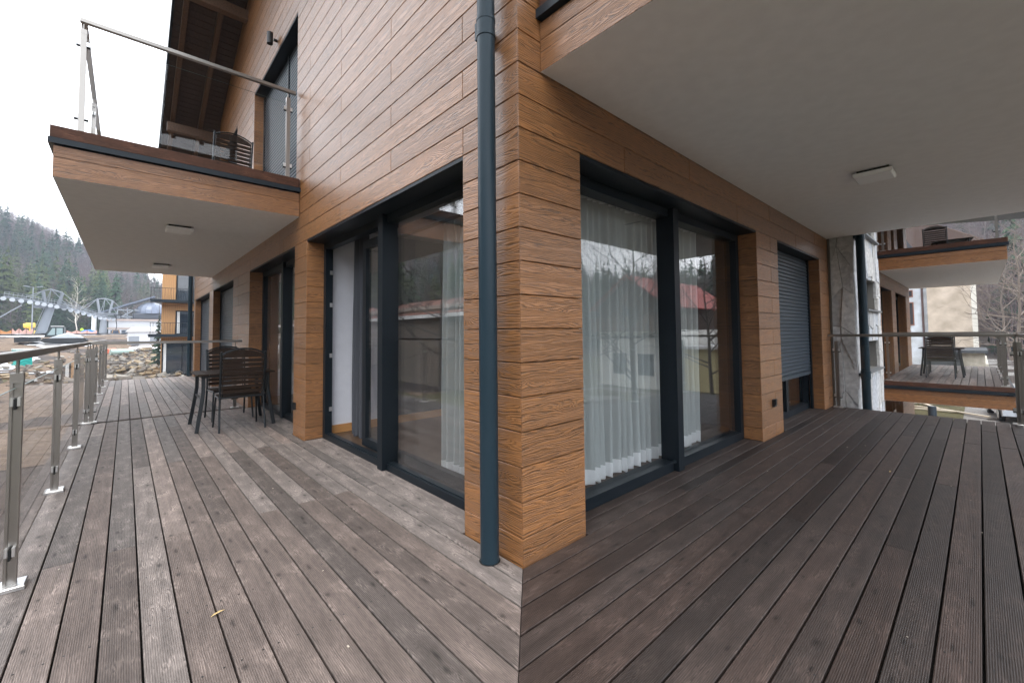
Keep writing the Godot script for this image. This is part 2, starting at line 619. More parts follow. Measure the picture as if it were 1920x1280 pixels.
# ------------------------------------------------------------------ decks
func deck_boards(parent: Node, m: Material, o: Vector3, u: Vector3, v: Vector3, rows: Array, joints: Callable, u_start: Callable, u_end: float, gap := 0.0065) -> void:
	for k in rows.size() - 1:
		var a: float = rows[k] + gap * 0.5
		var b: float = rows[k + 1] - gap * 0.5
		var marks: Array = joints.call(k)
		var s0: float = u_start.call(rows[k])
		var s1: float = u_start.call(rows[k + 1])
		var list := [s0]
		for j in marks:
			if j > maxf(s0, s1) + 0.15 and j < u_end - 0.15: list.append(j)
		list.append(u_end)
		for i in list.size() - 1:
			var x0: float = list[i]
			var x1: float = list[i + 1]
			var e0 := 0.0012
			var poly := PackedVector2Array([Vector2(x0 + e0, a), Vector2(x1 - e0, a), Vector2(x1 - e0, b), Vector2(x0 + e0, b)])
			if i == 0:
				poly[0].x = u_start.call(a) + 0.002
				poly[3].x = u_start.call(b) + 0.002
			var st := mk()
			var vm := 0.1235 / (BOARD - gap)
			var off := Vector2(rng.randf(), (rng.randi() % 8) / 8.0 + 0.001 - a * vm)
			prism(st, poly, o + Vector3.UP * rng.randf_range(-0.0008, 0.0008), u, v, 0.026, 0.0022, off, Vector2(1.0 / 1.7, vm), Vector2(0, rng.randf_range(-0.006, 0.006)))
			put("plank", st, m, parent)
# ------------------------------------------------------------------ scene
func _ready() -> void:
	rng.seed = 77
	var cam := Camera3D.new()
	cam.name = "camera"
	cam.position = Vector3(-1.6049, 1.25, 1.6976)
	cam.basis = Basis.from_euler(Vector3(0.0411754, -0.7376887, -0.0098463))
	cam.projection = Camera3D.PROJECTION_FRUSTUM
	cam.keep_aspect = Camera3D.KEEP_HEIGHT
	cam.near = 0.05
	cam.far = 3000.0
	cam.size = 0.05 * 1.60542
	cam.frustum_offset = Vector2(0, -0.05 * 48.048 / 797.299)
	add_child(cam)
	cam.make_current()

	var we := WorldEnvironment.new()
	we.name = "world_environment"
	var env := Environment.new()
	env.background_mode = Environment.BG_SKY
	var psm := ProceduralSkyMaterial.new()
	psm.sky_top_color = Color(0.93, 0.95, 0.98)
	psm.sky_horizon_color = Color(0.97, 0.975, 0.985)
	psm.sky_curve = 0.15
	psm.ground_bottom_color = Color(0.36, 0.34, 0.32)
	psm.ground_horizon_color = Color(0.5, 0.48, 0.46)
	psm.sky_energy_multiplier = 1.0
	psm.sun_angle_max = 1.0
	var sky := Sky.new()
	sky.sky_material = psm
	env.sky = sky
	env.background_energy_multiplier = 1.0
	env.tonemap_mode = Environment.TONE_MAPPER_LINEAR
	env.tonemap_exposure = 4.4
	env.sdfgi_enabled = true
	env.ssao_enabled = true
	env.ssil_enabled = true
	env.fog_enabled = true
	env.fog_density = 0.0006
	env.fog_light_color = Color(0.80, 0.84, 0.90)
	we.environment = env
	add_child(we)
	var sun := DirectionalLight3D.new()
	sun.name = "overcast_sun"
	sun.light_energy = 0.18
	sun.light_color = Color(1.0, 0.98, 0.95)
	sun.light_angular_distance = 25.0
	sun.shadow_enabled = true
	sun.look_at_from_position(Vector3(-3, 10, 2.5), Vector3.ZERO)
	add_child(sun)

	make_materials()
	build_house()
	build_decks()
	build_rooms()
	build_furniture()
	build_landscape()
	build_right_side()
	build_left_side()
	build_behind()
# ------------------------------------------------------------------ the apartment building
func build_house() -> void:
	var H := thing("apartment_building", "timber clad apartment building with anthracite doors, balconies and wooden decks round its corner", "building")
	var ZL := Vector3(0, 0, 1)
	var XR := Vector3(1, 0, 0)
	# gable wall on x = 0
	var holes := [[-3.756, -0.533, -1.0, 2.41], [-6.959, -4.253, -1.0, 2.41], [-11.2, -8.53, -1.0, 2.41], [-14.89, -11.85, -1.0, 2.41], [-6.80, -4.23, 3.1, 5.54], [-10.4, -8.36, 3.1, 5.54]]
	var gw := group_node("gable_wall", H)
	var one := func(z, y): return z > -8.7 and y < 3.35 - 0.52 * z and y < 7.6
	clad(gw, Vector3.ZERO, ZL, Vector3.UP, -15.3, -10.6, -0.022, 3.3, holes, [-0.53, -1.55], one)
	clad(gw, Vector3.ZERO, ZL, Vector3.UP, -10.6, -5.0, -0.022, 9.0, holes, [-0.53, -1.55], one, Vector2(10.67, 0.4))
	clad(gw, Vector3.ZERO, ZL, Vector3.UP, -5.0, -0.001, -0.022, 9.0, holes, [-0.53, -1.55], one, Vector2(6.67, -0.4))
	var st := mk()
	for e in [[-15.3, -14.908], [-11.832, -11.218], [-8.512, -6.977], [-4.235, -3.774], [-0.515, -0.0195]]:
		span(st, Vector3(0.0185, -0.5, e[0]), Vector3(0.285, 2.431, e[1]))
	span(st, Vector3(0.0185, 2.432, -15.3), Vector3(0.32, 3.1, -0.0195))
	for e in [[-10.6, -10.418], [-8.342, -6.818], [-4.212, -0.0195]]: prism(st, rect(e[0], 3.101, e[1], 5.558), Vector3(0.0185, 0, 0), ZL, Vector3.UP, 0.3, 0.001)
	prism(st, PackedVector2Array([Vector2(-10.6, 5.56), Vector2(-0.0195, 5.56), Vector2(-0.0195, 6.6), Vector2(-5.0, 8.6), Vector2(-10.6, 6.4)]), Vector3(0.0185, 0, 0), ZL, Vector3.UP, 0.3, 0.001)
	put("masonry", st, M.void, gw)
	for z in [-3.756, -6.959, -11.2, -14.89]: reveal(gw, Vector3(0, 0, z), XR, 0.001, 0.215, 0.0, 2.405)
	for z in [-0.533, -4.253, -8.53, -11.85]: reveal(gw, Vector3(0.215, 0, z), -XR, 0.0, 0.214, 0.0, 2.405)
	for z in [-6.80, -10.4]: reveal(gw, Vector3(0, 0, z), XR, 0.001, 0.215, 3.15, 5.535)
	for z in [-4.23, -8.36]: reveal(gw, Vector3(0.215, 0, z), -XR, 0.0, 0.214, 3.15, 5.535)
	for h in holes:
		st = mk()
		span(st, Vector3(0.004, h[3] - 0.026, h[0] + 0.001), Vector3(0.30, h[3] - 0.001, h[1] - 0.001))
		put("lintel_lining", st, M.frame, gw)

	# terrace wall on z = 0
	var tw := group_node("terrace_wall", H)
	var rh := [[0.545, 3.762, -1.0, 2.41], [4.521, 6.618, -1.0, 2.41]]
	clad(tw, Vector3.ZERO, XR, Vector3.UP, 0.001, 7.183, -0.022, 6.4, rh, [1.06, 2.10], func(x, y): return y < 2.9 or (x < 0.3 and y < 3.3))
	st = mk()
	for e in [[0.0185, 0.527], [3.78, 4.503], [6.636, 7.18]]: span(st, Vector3(e[0], -0.5, -0.32), Vector3(e[1], 2.431, -0.0185))
	span(st, Vector3(0.0185, 2.432, -0.32), Vector3(7.18, 6.4, -0.0185))
	put("masonry", st, M.void, tw)
	for x in [3.762, 6.618]: reveal(tw, Vector3(x, 0, -0.215), ZL, 0.0, 0.214, 0.0, 2.405)
	for x in [0.545, 4.521]: reveal(tw, Vector3(x, 0, 0), -ZL, 0.001, 0.215, 0.0, 2.405)
	for h in rh:
		st = mk()
		span(st, Vector3(h[0] + 0.001, 2.384, -0.30), Vector3(h[1] - 0.001, 2.409, -0.004))
		put("lintel_lining", st, M.frame, tw)

	# doors and windows
	var NX := Vector3(-1, 0, 0)
	var d := group_node("sliding_door", H)
	st = mk()
	frame_bars(st, Vector3(0.2, 0, 0), ZL, NX, -3.756, -0.533, 0.0, 2.384, 0.075, 0.085, 0.06)
	box(st, Vector3(0.245, 0.065, -2.14), Vector3(0.05, 0.012, 3.0))
	put("frame", st, M.frame, d)
	st = mk()
	span(st, Vector3(0.155, 0.004, -2.13), Vector3(0.32, 2.383, -2.03))
	put("mullion", st, M.frame, d)
	panes(d, Vector3(0.235, 0, 0), ZL, NX, -2.03, -0.608, 0.06, 2.309, true)
	st = mk()
	frame_bars(st, Vector3(0.305, 0, 0), ZL, NX, -2.83, -0.60, 0.068, 2.27, 0.085, 0.06)
	put("sash", st, M.frame, d)
	panes(d, Vector3(0.325, 0, 0), ZL, NX, -2.745, -0.685, 0.15, 2.185)
	for y in [0.35, 1.0, 1.62, 2.02]:
		st = mk()
		box(st, Vector3(0.265, y, -3.676), Vector3(0.03, 0.05, 0.012))
		put("keeper", st, M.bright_steel, d)
	for w in [["terrace_door", -6.959, -4.253, -5.52], ]:
		var g := group_node(w[0], H)
		st = mk()
		frame_bars(st, Vector3(0.2, 0, 0), ZL, NX, w[1], w[2], 0.0, 2.384, 0.075, 0.12, 0.07)
		put("frame", st, M.frame, g)
		st = mk()
		span(st, Vector3(0.165, 0.004, w[3] - 0.05), Vector3(0.30, 2.383, w[3] + 0.05))
		put("mullion", st, M.frame, g)
		panes(g, Vector3(0.235, 0, 0), ZL, NX, w[1] + 0.075, w[3] - 0.05, 0.07, 2.309)
		panes(g, Vector3(0.235, 0, 0), ZL, NX, w[3] + 0.05, w[2] - 0.075, 0.07, 2.309)
	var w2 := group_node("terrace_window", H)
	st = mk()
	frame_bars(st, Vector3(0, 0, -0.2), XR, ZL, 0.545, 3.762, 0.0, 2.384, 0.075, 0.13, 0.085)
	box(st, Vector3(2.15, 0.09, -0.185), Vector3(3.0, 0.02, 0.024))
	put("frame", st, M.frame, w2)
	st = mk()
	span(st, Vector3(2.075, 0.004, -0.32), Vector3(2.175, 2.383, -0.15))
	put("mullion", st, M.frame, w2)
	panes(w2, Vector3(0, 0, -0.235), XR, ZL, 0.62, 2.075, 0.085, 2.309)
	panes(w2, Vector3(0, 0, -0.235), XR, ZL, 2.175, 3.687, 0.085, 2.309)
	var w3 := group_node("shuttered_window", H)
	st = mk()
	frame_bars(st, Vector3(0, 0, -0.2), XR, ZL, 4.521, 6.618, 0.0, 2.384, 0.075, 0.12, 0.09)
	span(st, Vector3(5.42, 0.09, -0.30), Vector3(5.52, 2.3, -0.202))
	put("frame", st, M.frame, w3)
	panes(w3, Vector3(0, 0, -0.235), XR, ZL, 4.596, 5.42, 0.09, 2.309)
	panes(w3, Vector3(0, 0, -0.235), XR, ZL, 5.52, 6.543, 0.09, 2.309)
	roller_shutter(H, Vector3(0, 0, -0.165), XR, ZL, 4.521, 6.618, 0.0, 2.384, 0.56)
	roller_shutter(H, Vector3(0.165, 0, 0), ZL, NX, -11.2, -8.53, 0.0, 2.384, 0.02)
	roller_shutter(H, Vector3(0.165, 0, 0), ZL, NX, -14.89, -11.85, 0.0, 2.384, 0.02)
	roller_shutter(H, Vector3(0.165, 0, 0), ZL, NX, -6.80, -4.23, 3.24, 5.514, 3.25, -5.25)
	roller_shutter(H, Vector3(0.165, 0, 0), ZL, NX, -10.4, -8.36, 3.24, 5.514, 3.25)
	for e in [[-11.2, -8.53, 0.0], [-14.89, -11.85, 0.0], [-6.8, -4.23, 3.2], [-10.4, -8.36, 3.2]]:
		st = mk()
		span(st, Vector3(0.216, e[2], e[0] - 0.01), Vector3(0.30, e[2] + 2.38, e[1] + 0.01))
		put("shutter_back", st, M.void, H)

	# balconies
	balcony(H, Vector3(-2.143, 2.754, -11.5), Vector3(-0.002, 2.754, -4.06), true)
	balcony(H, Vector3(0.183, 2.795, 0.002), Vector3(7.183, 2.795, 2.2), false)

	# roof
	var rf := group_node("roof", H)
	var sl := Vector3(0, 0.4, 1.0).normalized()
	var up := sl.cross(Vector3.RIGHT) * -1.0
	if up.y < 0: up = -up
	var ro := Vector3(0, 7.68, -7.5)
	var s2 := Vector3(0, -0.4, 1.0).normalized()
	var up2 := Vector3(0, 1.0, 0.4).normalized()
	var ridge := ro + Vector3(0, 1.0, 2.5)
	for side in 2:
		var o: Vector3 = ro if side == 0 else ridge
		var dir := sl if side == 0 else s2
		var n := up if side == 0 else up2
		var s := -8.5 if side == 0 else 0.0
		var e := 2.69 if side == 0 else 7.6
		while s < e - 0.01:
			st = mk()
			prism(st, rect(-1.06, s + 0.003, 0.02, minf(s + 0.142, e)), o, Vector3.RIGHT, dir, 0.022, 0.003, Vector2(rng.randf() * 3.0, 0))
			put("roof_board", st, M.roof_wood, rf)
			s += 0.145
		for x in [-0.90, -0.38]:
			st = mk()
			bar(st, o + dir * (-8.5 if side == 0 else 0.08) + Vector3(x, 0, 0) - n * 0.073, o + dir * (2.62 if side == 0 else 7.6) + Vector3(x, 0, 0) - n * 0.073, 0.085, 0.14, n, 0.006)
			put("rafter", st, M.rafter, rf)
		st = mk()
		bar(st, o + dir * (-8.6 if side == 0 else 0.0) + Vector3(3.1, 0, 0) + n * 0.115, o + dir * (2.69 if side == 0 else 7.7) + Vector3(3.1, 0, 0) + n * 0.115, 8.4, 0.17, n, 0.01)
		put("roof_covering", st, M.roof_metal, rf)
		st = mk()
		bar(st, o + dir * (-8.6 if side == 0 else 0.0) + Vector3(-1.085, 0.1, 0), o + dir * (2.69 if side == 0 else 7.7) + Vector3(-1.085, 0.1, 0), 0.03, 0.26, n, 0.003)
		put("verge_trim", st, M.trim, rf)
	for z in [-7.55, -10.72, -2.45]:
		st = mk()
		var py := 8.68 - 0.4 * absf(z + 5.0) - 0.30
		bar(st, Vector3(-1.0, py, z), Vector3(0.0, py, z), 0.14, 0.2, Vector3.UP, 0.008)
		put("purlin", st, M.rafter, rf)

	# rain pipe at the corner
	var pipe := group_node("downpipe", H)
	st = mk()
	tube(st, [Vector3(-0.095, -0.03, -0.165), Vector3(-0.095, 6.2, -0.165)], 0.0515, 28)
	put("pipe", st, M.pipe, pipe)
	st = mk()
	for y in [2.965, 3.06]: tube(st, [Vector3(-0.095, y - 0.009, -0.165), Vector3(-0.095, y + 0.009, -0.165)], 0.0555, 28)
	tube(st, [Vector3(-0.095, 2.965, -0.165), Vector3(-0.095, 3.06, -0.165)], 0.0535, 28)
	span(st, Vector3(-0.06, 2.97, -0.235), Vector3(-0.001, 3.06, -0.212))
	box(st, Vector3(-0.118, 3.01, -0.218), Vector3(0.02, 0.1, 0.02))
	put("bracket", st, M.pipe, pipe)
	st = mk()
	for k in 32:
		var a := TAU * k / 32
		var b := TAU * (k + 1) / 32
		var c := Vector3(-0.095, 0.0035, -0.165)
		var p := Vector3(cos(a), 0, sin(a))
		var q := Vector3(cos(b), 0, sin(b))
		quad(st, c + p * 0.05, c + q * 0.05, c + q * 0.0585, c + p * 0.0585, Vector3.UP)
	put("board_cutout", st, M.rubber, pipe)
	pipe = group_node("downpipe", H)
	st = mk()
	tube(st, [Vector3(-0.10, -0.03, -15.22), Vector3(-0.10, 4.4, -15.22)], 0.06, 16)
	put("pipe", st, M.pipe, pipe)

	# things fixed to it
	for e in [["white square ceiling lamp under the balcony, near the table and chairs", Vector3(-1.09, 2.754, -5.66)], ["white square ceiling lamp under the balcony, farther along above the shuttered windows", Vector3(-1.09, 2.754, -9.72)], ["white square ceiling lamp under the wide balcony over the dark deck", Vector3(3.78, 2.795, 1.06)]]:
		ceiling_lamp(e[0], e[1])
	var sp := thing("wall_spotlight", "small black cylinder spotlight on the upper cladding above the balcony window", "lamp", Vector3(0, 5.69, -5.28))
	st = mk()
	tube(st, [Vector3(-0.002, 0, 0), Vector3(-0.05, 0, 0)], 0.022, 10)
	put("arm", st, M.black, sp)
	st = mk()
	tube(st, [Vector3(-0.1, -0.085, 0), Vector3(-0.1, 0.085, 0)], 0.042, 16)
	put("housing", st, M.black, sp)
	for e in [["black outdoor socket on the pillar beside the open sliding door", Vector3(-0.014, 0.36, -4.17), Vector3(0.028, 0.085, 0.075)], ["black outdoor socket on the pillar beside the half open shutter", Vector3(4.147, 0.39, 0.014), Vector3(0.075, 0.085, 0.028)]]:
		var so := thing("outdoor_socket", e[0], "socket", e[1], 0.0, "outdoor sockets")
		st = mk()
		box(st, Vector3.ZERO, e[2])
		put("body", st, M.black, so)
		st = mk()
		box(st, Vector3(-0.012 if e[2].x < 0.05 else 0.0, 0.012, 0.0 if e[2].x < 0.05 else 0.012), e[2] * 0.8)
		put("lid", st, M.frame, so)

func ceiling_lamp(label: String, at: Vector3) -> void:
	var l := thing("ceiling_lamp", label, "lamp", at, 0.0, "ceiling lamps under balconies")
	var st := mk()
	span(st, Vector3(-0.12, -0.02, -0.12), Vector3(0.12, -0.0005, 0.12))
	put("base", st, M.black, l)
	st = mk()
	prism(st, rect(-0.145, -0.145, 0.145, 0.145), Vector3(0, -0.068, 0), Vector3.RIGHT, Vector3(0, 0, 1), 0.042, 0.012)
	put("diffuser", st, M.lamp, l)

func balcony(H: Node3D, a: Vector3, z: Vector3, left: bool) -> void:
	var g := group_node("balcony", H)
	var y := a.y
	var st := mk()
	span(st, Vector3(a.x + 0.019, y + 0.004, a.z + (0.019 if left else 0.0)), Vector3(z.x - (0.0 if left else 0.019), y + 0.28, z.z - 0.019))
	put("slab", st, M.void, g)
	st = mk()
	span(st, Vector3(a.x + 0.003, y, a.z + (0.003 if left else 0.0)), Vector3(z.x - (0.0 if left else 0.003), y + 0.003, z.z - 0.003))
	put("soffit", st, M.soffit, g)
	var rows := [[0.0, 0.19], [0.19, 0.298]]
	for r in rows:
		for f in [[Vector3(0, y, z.z), Vector3(1, 0, 0), a.x, z.x], [Vector3(a.x, y, 0), Vector3(0, 0, 1), a.z, z.z], [Vector3(0, y, a.z), Vector3(-1, 0, 0), -z.x, -a.x] if left else [Vector3(z.x, y, 0), Vector3(0, 0, -1), -z.z, -a.z]]:
			var x0: float = f[2] + 0.001
			while x0 < f[3] - 0.05:
				var x1 := minf(x0 + 2.14, f[3] - 0.001)
				var uv := clad_uv()
				uv[0].y -= r[0] * uv[1].y
				st = mk()
				prism(st, rect(x0, r[0] + 0.0012, x1 - 0.002, r[1] - 0.0012), f[0], f[1], Vector3.UP, 0.018, 0.002, uv[0], uv[1])
				put("plank", st, M.clad, g)
				x0 = x1
				if x1 >= f[3] - 0.002: break
	# metal drip edge and the deck's edge board on top
	var o := 0.035
	st = mk()
	var zl := a.z - (o if left else 0.0)
	var xr := z.x + (0.0 if left else o)
	span(st, Vector3(a.x - o, y + 0.309, z.z - 0.05), Vector3(xr, y + 0.362, z.z + o))
	span(st, Vector3(a.x - o, y + 0.309, zl), Vector3(a.x + 0.05, y + 0.362, z.z - 0.0501))
	if left: span(st, Vector3(a.x + 0.0501, y + 0.309, zl), Vector3(xr, y + 0.362, a.z + 0.05))
	else: span(st, Vector3(z.x - 0.05, y + 0.309, zl), Vector3(xr, y + 0.362, z.z - 0.0501))
	put("drip_edge", st, M.trim, g)
	for f in [[Vector3(0, y, z.z + 0.024), Vector3(1, 0, 0), a.x - 0.024, xr - 0.012], [Vector3(a.x - 0.024, y, 0), Vector3(0, 0, 1), zl + 0.02, z.z + 0.022]]:
		st = mk()
		prism(st, rect(f[2], 0.366, f[3], 0.478), f[0], f[1], Vector3.UP, 0.028, 0.003, Vector2(rng.randf(), 0.126 - 0.366), Vector2(0.6, 1.0))
		put("edge_board", st, M.edge_board, g)
	st = mk()
	span(st, Vector3(a.x + 0.01, y + 0.366, a.z), Vector3(z.x, y + 0.474, z.z - 0.006))
	put("deck_surface", st, M.deck, g)

# ------------------------------------------------------------------ terraces
func build_decks() -> void:
	var rows := [0.012]
	for k in 17: rows.append(0.113 + BOARD * k)
	var lj := func(k): return [1.76, 5.9] if k % 2 == 0 else [3.77]
	var n := group_node("deck_floor", self)
	used_names["deck_floor"] = 0
	n.set_meta("kind", "structure")
	deck_boards(n, M.deck, Vector3.ZERO, Vector3(0, 0, -1), Vector3(-1, 0, 0), rows, lj, func(v): return -v, 6.98, 0.0075)
	# narrow boards that run into the door recesses
	for e in [[0.535, 3.75], [4.26, 6.95]]:
		for r in [[-0.114, 0.0095], [-0.199, -0.1165]]:
			var st := mk()
			prism(st, rect(e[0] + 0.003, r[0], e[1] - 0.003, r[1]), Vector3.ZERO, Vector3(0, 0, -1), Vector3(-1, 0, 0), 0.026, 0.002, Vector2(rng.randf(), 0.25 - r[0]), Vector2(0.6, 1.0))
			put("plank", st, M.deck, n)
	n = group_node("deck_floor_001", self)
	n.set_meta("kind", "structure")
	deck_boards(n, M.deck, Vector3.ZERO, Vector3(0, 0, -1), Vector3(-1, 0, 0), rows, func(k): return [11.1] if k % 2 else [9.0, 13.2], func(v): return 7.12, 15.28, 0.009)
	for e in [[8.54, 11.19], [11.86, 14.88]]:
		var st := mk()
		prism(st, rect(e[0], -0.16, e[1], 0.0095), Vector3.ZERO, Vector3(0, 0, -1), Vector3(-1, 0, 0), 0.026, 0.002, Vector2(0.3, 0.4), Vector2(0.6, 0.9))
		put("plank", st, M.deck, n)
	var rr := []
	for k in range(17, -1, -1): rr.append(-(0.113 + BOARD * (k - 1)) if k > 0 else -0.012)
	n = group_node("deck_floor_002", self)
	n.set_meta("kind", "structure")
	var rj := func(k): return [1.70, 5.25] if k % 2 == 0 else [3.30, 6.2]
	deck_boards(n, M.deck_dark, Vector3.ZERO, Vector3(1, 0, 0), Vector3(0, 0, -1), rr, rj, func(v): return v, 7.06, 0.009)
	for e in [[0.55, 3.755], [4.53, 6.61]]:
		for r in [[-0.0095, 0.114], [0.1165, 0.199]]:
			var st := mk()
			prism(st, rect(e[0], r[0], e[1], r[1]), Vector3.ZERO, Vector3(1, 0, 0), Vector3(0, 0, -1), 0.026, 0.002, Vector2(rng.randf(), 0.25 - r[0]), Vector2(0.6, 1.0))
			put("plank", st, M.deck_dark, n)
	screws(get_node("deck_floor"), true)
	screws(n, false)
	var st := mk()
	span(st, Vector3(-2.16, -0.5, -15.28), Vector3(0.017, -0.05, -0.002))
	span(st, Vector3(-2.16, -0.5, -0.0019), Vector3(7.05, -0.05, 2.16))
	structure("deck_slab", st, M.void)
	st = mk()
	span(st, Vector3(-2.19, -0.48, -15.28), Vector3(-2.162, -0.052, 2.19))
	span(st, Vector3(-2.16, -0.48, 2.162), Vector3(7.08, -0.052, 2.19))
	span(st, Vector3(7.052, -0.48, 0.0), Vector3(7.08, -0.052, 2.16))
	structure("deck_edge_trim", st, M.trim)

	var IN := Vector3(1, 0, 0)
	railing("long glass railing with steel posts along the outer edge of the near grey deck", Vector3(-2.01, 0, 1.98), Vector3(-2.01, 0, -7.2), [0.03, 1.8, 3.596, 5.386, 7.23, 9.04], IN, -0.02, 9.06)
	railing("farther glass railing with steel posts along the neighbouring deck, beyond the divider", Vector3(-2.01, 0, -7.3), Vector3(-2.01, 0, -15.25), [0.35, 2.26, 4.08, 5.82, 7.8], IN, 0.0, 7.9)
	railing("glass divider with steel handrail crossing the deck behind the table and chairs", Vector3(-1.985, 0, -7.1), Vector3(-0.05, 0, -7.1), [0.03, 1.81], Vector3(0, 0, 1), 0.0, 1.905)
	railing("glass railing closing the end of the dark deck before the stone tower", Vector3(6.99, 0, 0.02), Vector3(6.99, 0, 2.1), [0.09, 1.98], Vector3(-1, 0, 0), -0.018, 2.02)
	railing("glass railing along the outer edge of the dark deck, behind the viewer", Vector3(-2.0, 0, 2.03), Vector3(7.0, 0, 2.03), [0.06, 1.84, 3.62, 5.4, 7.18, 8.94], Vector3(0, 0, -1), 0.0, 9.0)
	railing("glass railing round the upper balcony, facing the gable corner", Vector3(-1.975, 3.238, -4.2), Vector3(-0.02, 3.238, -4.2), [0.0, 1.86], Vector3(0, 0, -1), -0.03, 1.945)
	railing("glass railing along the outer edge of the upper balcony", Vector3(-1.975, 3.238, -4.26), Vector3(-1.975, 3.238, -11.4), [1.75, 3.5, 5.3, 7.0], IN, -0.03, 7.1)

# dark screw heads, two to a joist, and a little pale grit
func screws(deck: Node, left: bool) -> void:
	var st := mk()
	var grit := mk()
	var end := 6.9 if left else 7.0
	for k in 16:
		var v := 0.113 + BOARD * k
		var j := 0.27
		while j < end:
			if j > -v or not left:
				for q in [0.028, 0.100]:
					var w: float = v + q
					var p := Vector3(-w, 0.0012, -j) if left else Vector3(j, 0.0012, w)
					p += Vector3(rng.randf_range(-0.004, 0.004), 0, rng.randf_range(-0.004, 0.004))
					for e in 6: tri(st, p, p + Vector3(cos(e * TAU / 6), 0, sin(e * TAU / 6)) * 0.0042, p + Vector3(cos((e + 1) * TAU / 6), 0, sin((e + 1) * TAU / 6)) * 0.0042, Vector3.UP)
			j += 0.5
	for i in 14:
		var v := rng.randf_range(0.1, 2.0)
		var u := rng.randf_range(-0.3, 5.5) if left else rng.randf_range(0.1, 5.5)
		var s := rng.randf_range(0.002, 0.006)
		box(grit, Vector3(-v, 0.002, -u) if left else Vector3(u, 0.002, v), Vector3(s * 2.0, s * 0.5, s), Basis(Vector3.UP, rng.randf() * TAU))
	stuff(put("screw_heads", st, M.black, deck))
	stuff(put("grit", grit, mat(190, 180, 164, 0.8), deck))

# ------------------------------------------------------------------ rooms behind the glass
func build_rooms() -> void:
	var st := mk()
	span(st, Vector3(0.32, -0.2, -3.774), Vector3(4.1, 0.03, -0.32))
	span(st, Vector3(0.32, -0.2, -8.0), Vector3(4.1, 0.03, -4.0))
	span(st, Vector3(4.25, -0.2, -3.8), Vector3(7.1, 0.03, -0.32))
	span(st, Vector3(0.25, -0.2, -3.75), Vector3(0.3195, 0.028, -0.54))
	span(st, Vector3(0.55, -0.2, -0.3195), Vector3(3.75, 0.028, -0.31))
	structure("room_floor", st, M.floor_wood)
	st = mk()
	span(st, Vector3(0.286, 0.0, -3.98), Vector3(0.95, 2.7, -3.775))
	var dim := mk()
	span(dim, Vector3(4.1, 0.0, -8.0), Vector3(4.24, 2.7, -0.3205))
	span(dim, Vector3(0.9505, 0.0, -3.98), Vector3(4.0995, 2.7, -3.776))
	structure("room_wall", dim, M.shade_plaster)  # walls deeper in, coloured darker to stand in for interior shade
	span(st, Vector3(0.3205, 0.0, -8.15), Vector3(4.24, 2.7, -8.001))
	span(st, Vector3(4.2405, 0.0, -3.95), Vector3(7.3, 2.7, -3.80))
	span(st, Vector3(7.1, 0.0, -3.8), Vector3(7.19, 2.7, -0.3205))
	structure("room_wall", st, M.plaster)
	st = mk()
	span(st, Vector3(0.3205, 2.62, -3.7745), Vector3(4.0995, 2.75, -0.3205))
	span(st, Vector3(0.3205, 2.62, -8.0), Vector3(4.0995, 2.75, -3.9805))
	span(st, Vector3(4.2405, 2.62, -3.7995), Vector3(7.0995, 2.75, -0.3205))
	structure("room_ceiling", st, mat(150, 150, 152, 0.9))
	st = mk()
	span(st, Vector3(0.29, 0.031, -3.7745), Vector3(4.09, 0.13, -3.757))
	structure("skirting_board", st, M.base_wood)
	curtain("sheer_curtain", "white sheer curtain hanging in folds across the wide terrace window", Vector3(0.5, 0, -0.44), Vector3(3.16, 0, -0.44), 0.036, 26, true)
	curtain("sheer_curtain", "narrow white sheer curtain gathered behind the sliding door's fixed pane beside the corner pillar", Vector3(0.50, 0, -1.18), Vector3(0.50, 0, -1.50), 0.05, 4, true)
	curtain("dark_curtain", "dark grey curtain gathered inside the open sliding door", Vector3(0.50, 0, -3.16), Vector3(0.50, 0, -3.50), 0.045, 5, false)

func curtain(called: String, label: String, a: Vector3, b: Vector3, amp: float, folds: int, sheer: bool) -> void:
	var t := thing(called, label, "curtain", (a + b) * 0.5, 0.0, "curtains")
	var dir := (b - a).normalized()
	var nrm := dir.cross(Vector3.UP)
	var L := (b - a).length()
	var N := folds * 10
	var ph := []
	for i in N + 1:
		var s := float(i) / N
		ph.append(s * folds * TAU + 1.3 * sin(s * folds * 1.7) + 0.8 * sin(s * folds * 0.61 + 1.0))
	var levels := [0.045, 0.16, 0.7, 1.4, 2.0, 2.35, 2.44]
	for part in [["cloth", 1, 6], ["hem", 0, 1], ["heading", 5, 6]]:
		if not sheer and part[0] == "heading": continue
		var st := mk()
		for l in range(part[1], part[2]):
			for i in N:
				var c := []
				for e in [[i, l], [i + 1, l], [i + 1, l + 1], [i, l + 1]]:
					var y: float = levels[e[1]]
					var s := float(e[0]) / N
					var k: float = 1.0 - 0.45 * y / 2.44
					var w := amp * k * sin(ph[e[0]] + 0.25 * sin(y * 2.0 + s * 9.0)) + 0.012 * sin(s * 31.0 + y)
					var dy := 0.012 * sin(ph[e[0]] * 0.5) if e[1] == 0 else 0.0
					var sl: float = a.distance_to(b) * (s - 0.5) + amp * 0.35 * cos(ph[e[0]]) * k
					var dn := amp * k * cos(ph[e[0]]) * folds * TAU / L
					c.append([dir * sl + nrm * (w + (0.004 if part[0] == "heading" else 0.0)) + Vector3.UP * (y + dy), (nrm - dir * dn).normalized()])
				for f in [[0, 2, 1], [0, 3, 2]]:
					for v in f:
						st.set_normal(c[v][1])
						st.add_vertex(c[v][0])
		put(part[0], st, (M.sheer if part[0] == "cloth" else M.hem) if sheer else M.drape, t)
	var rod := mk()
	span(rod, -dir * L * 0.5 - Vector3(0.02, -2.441, 0.02), dir * L * 0.5 + Vector3(0.02, 2.49, 0.02))
	put("track", rod, M.white, t)
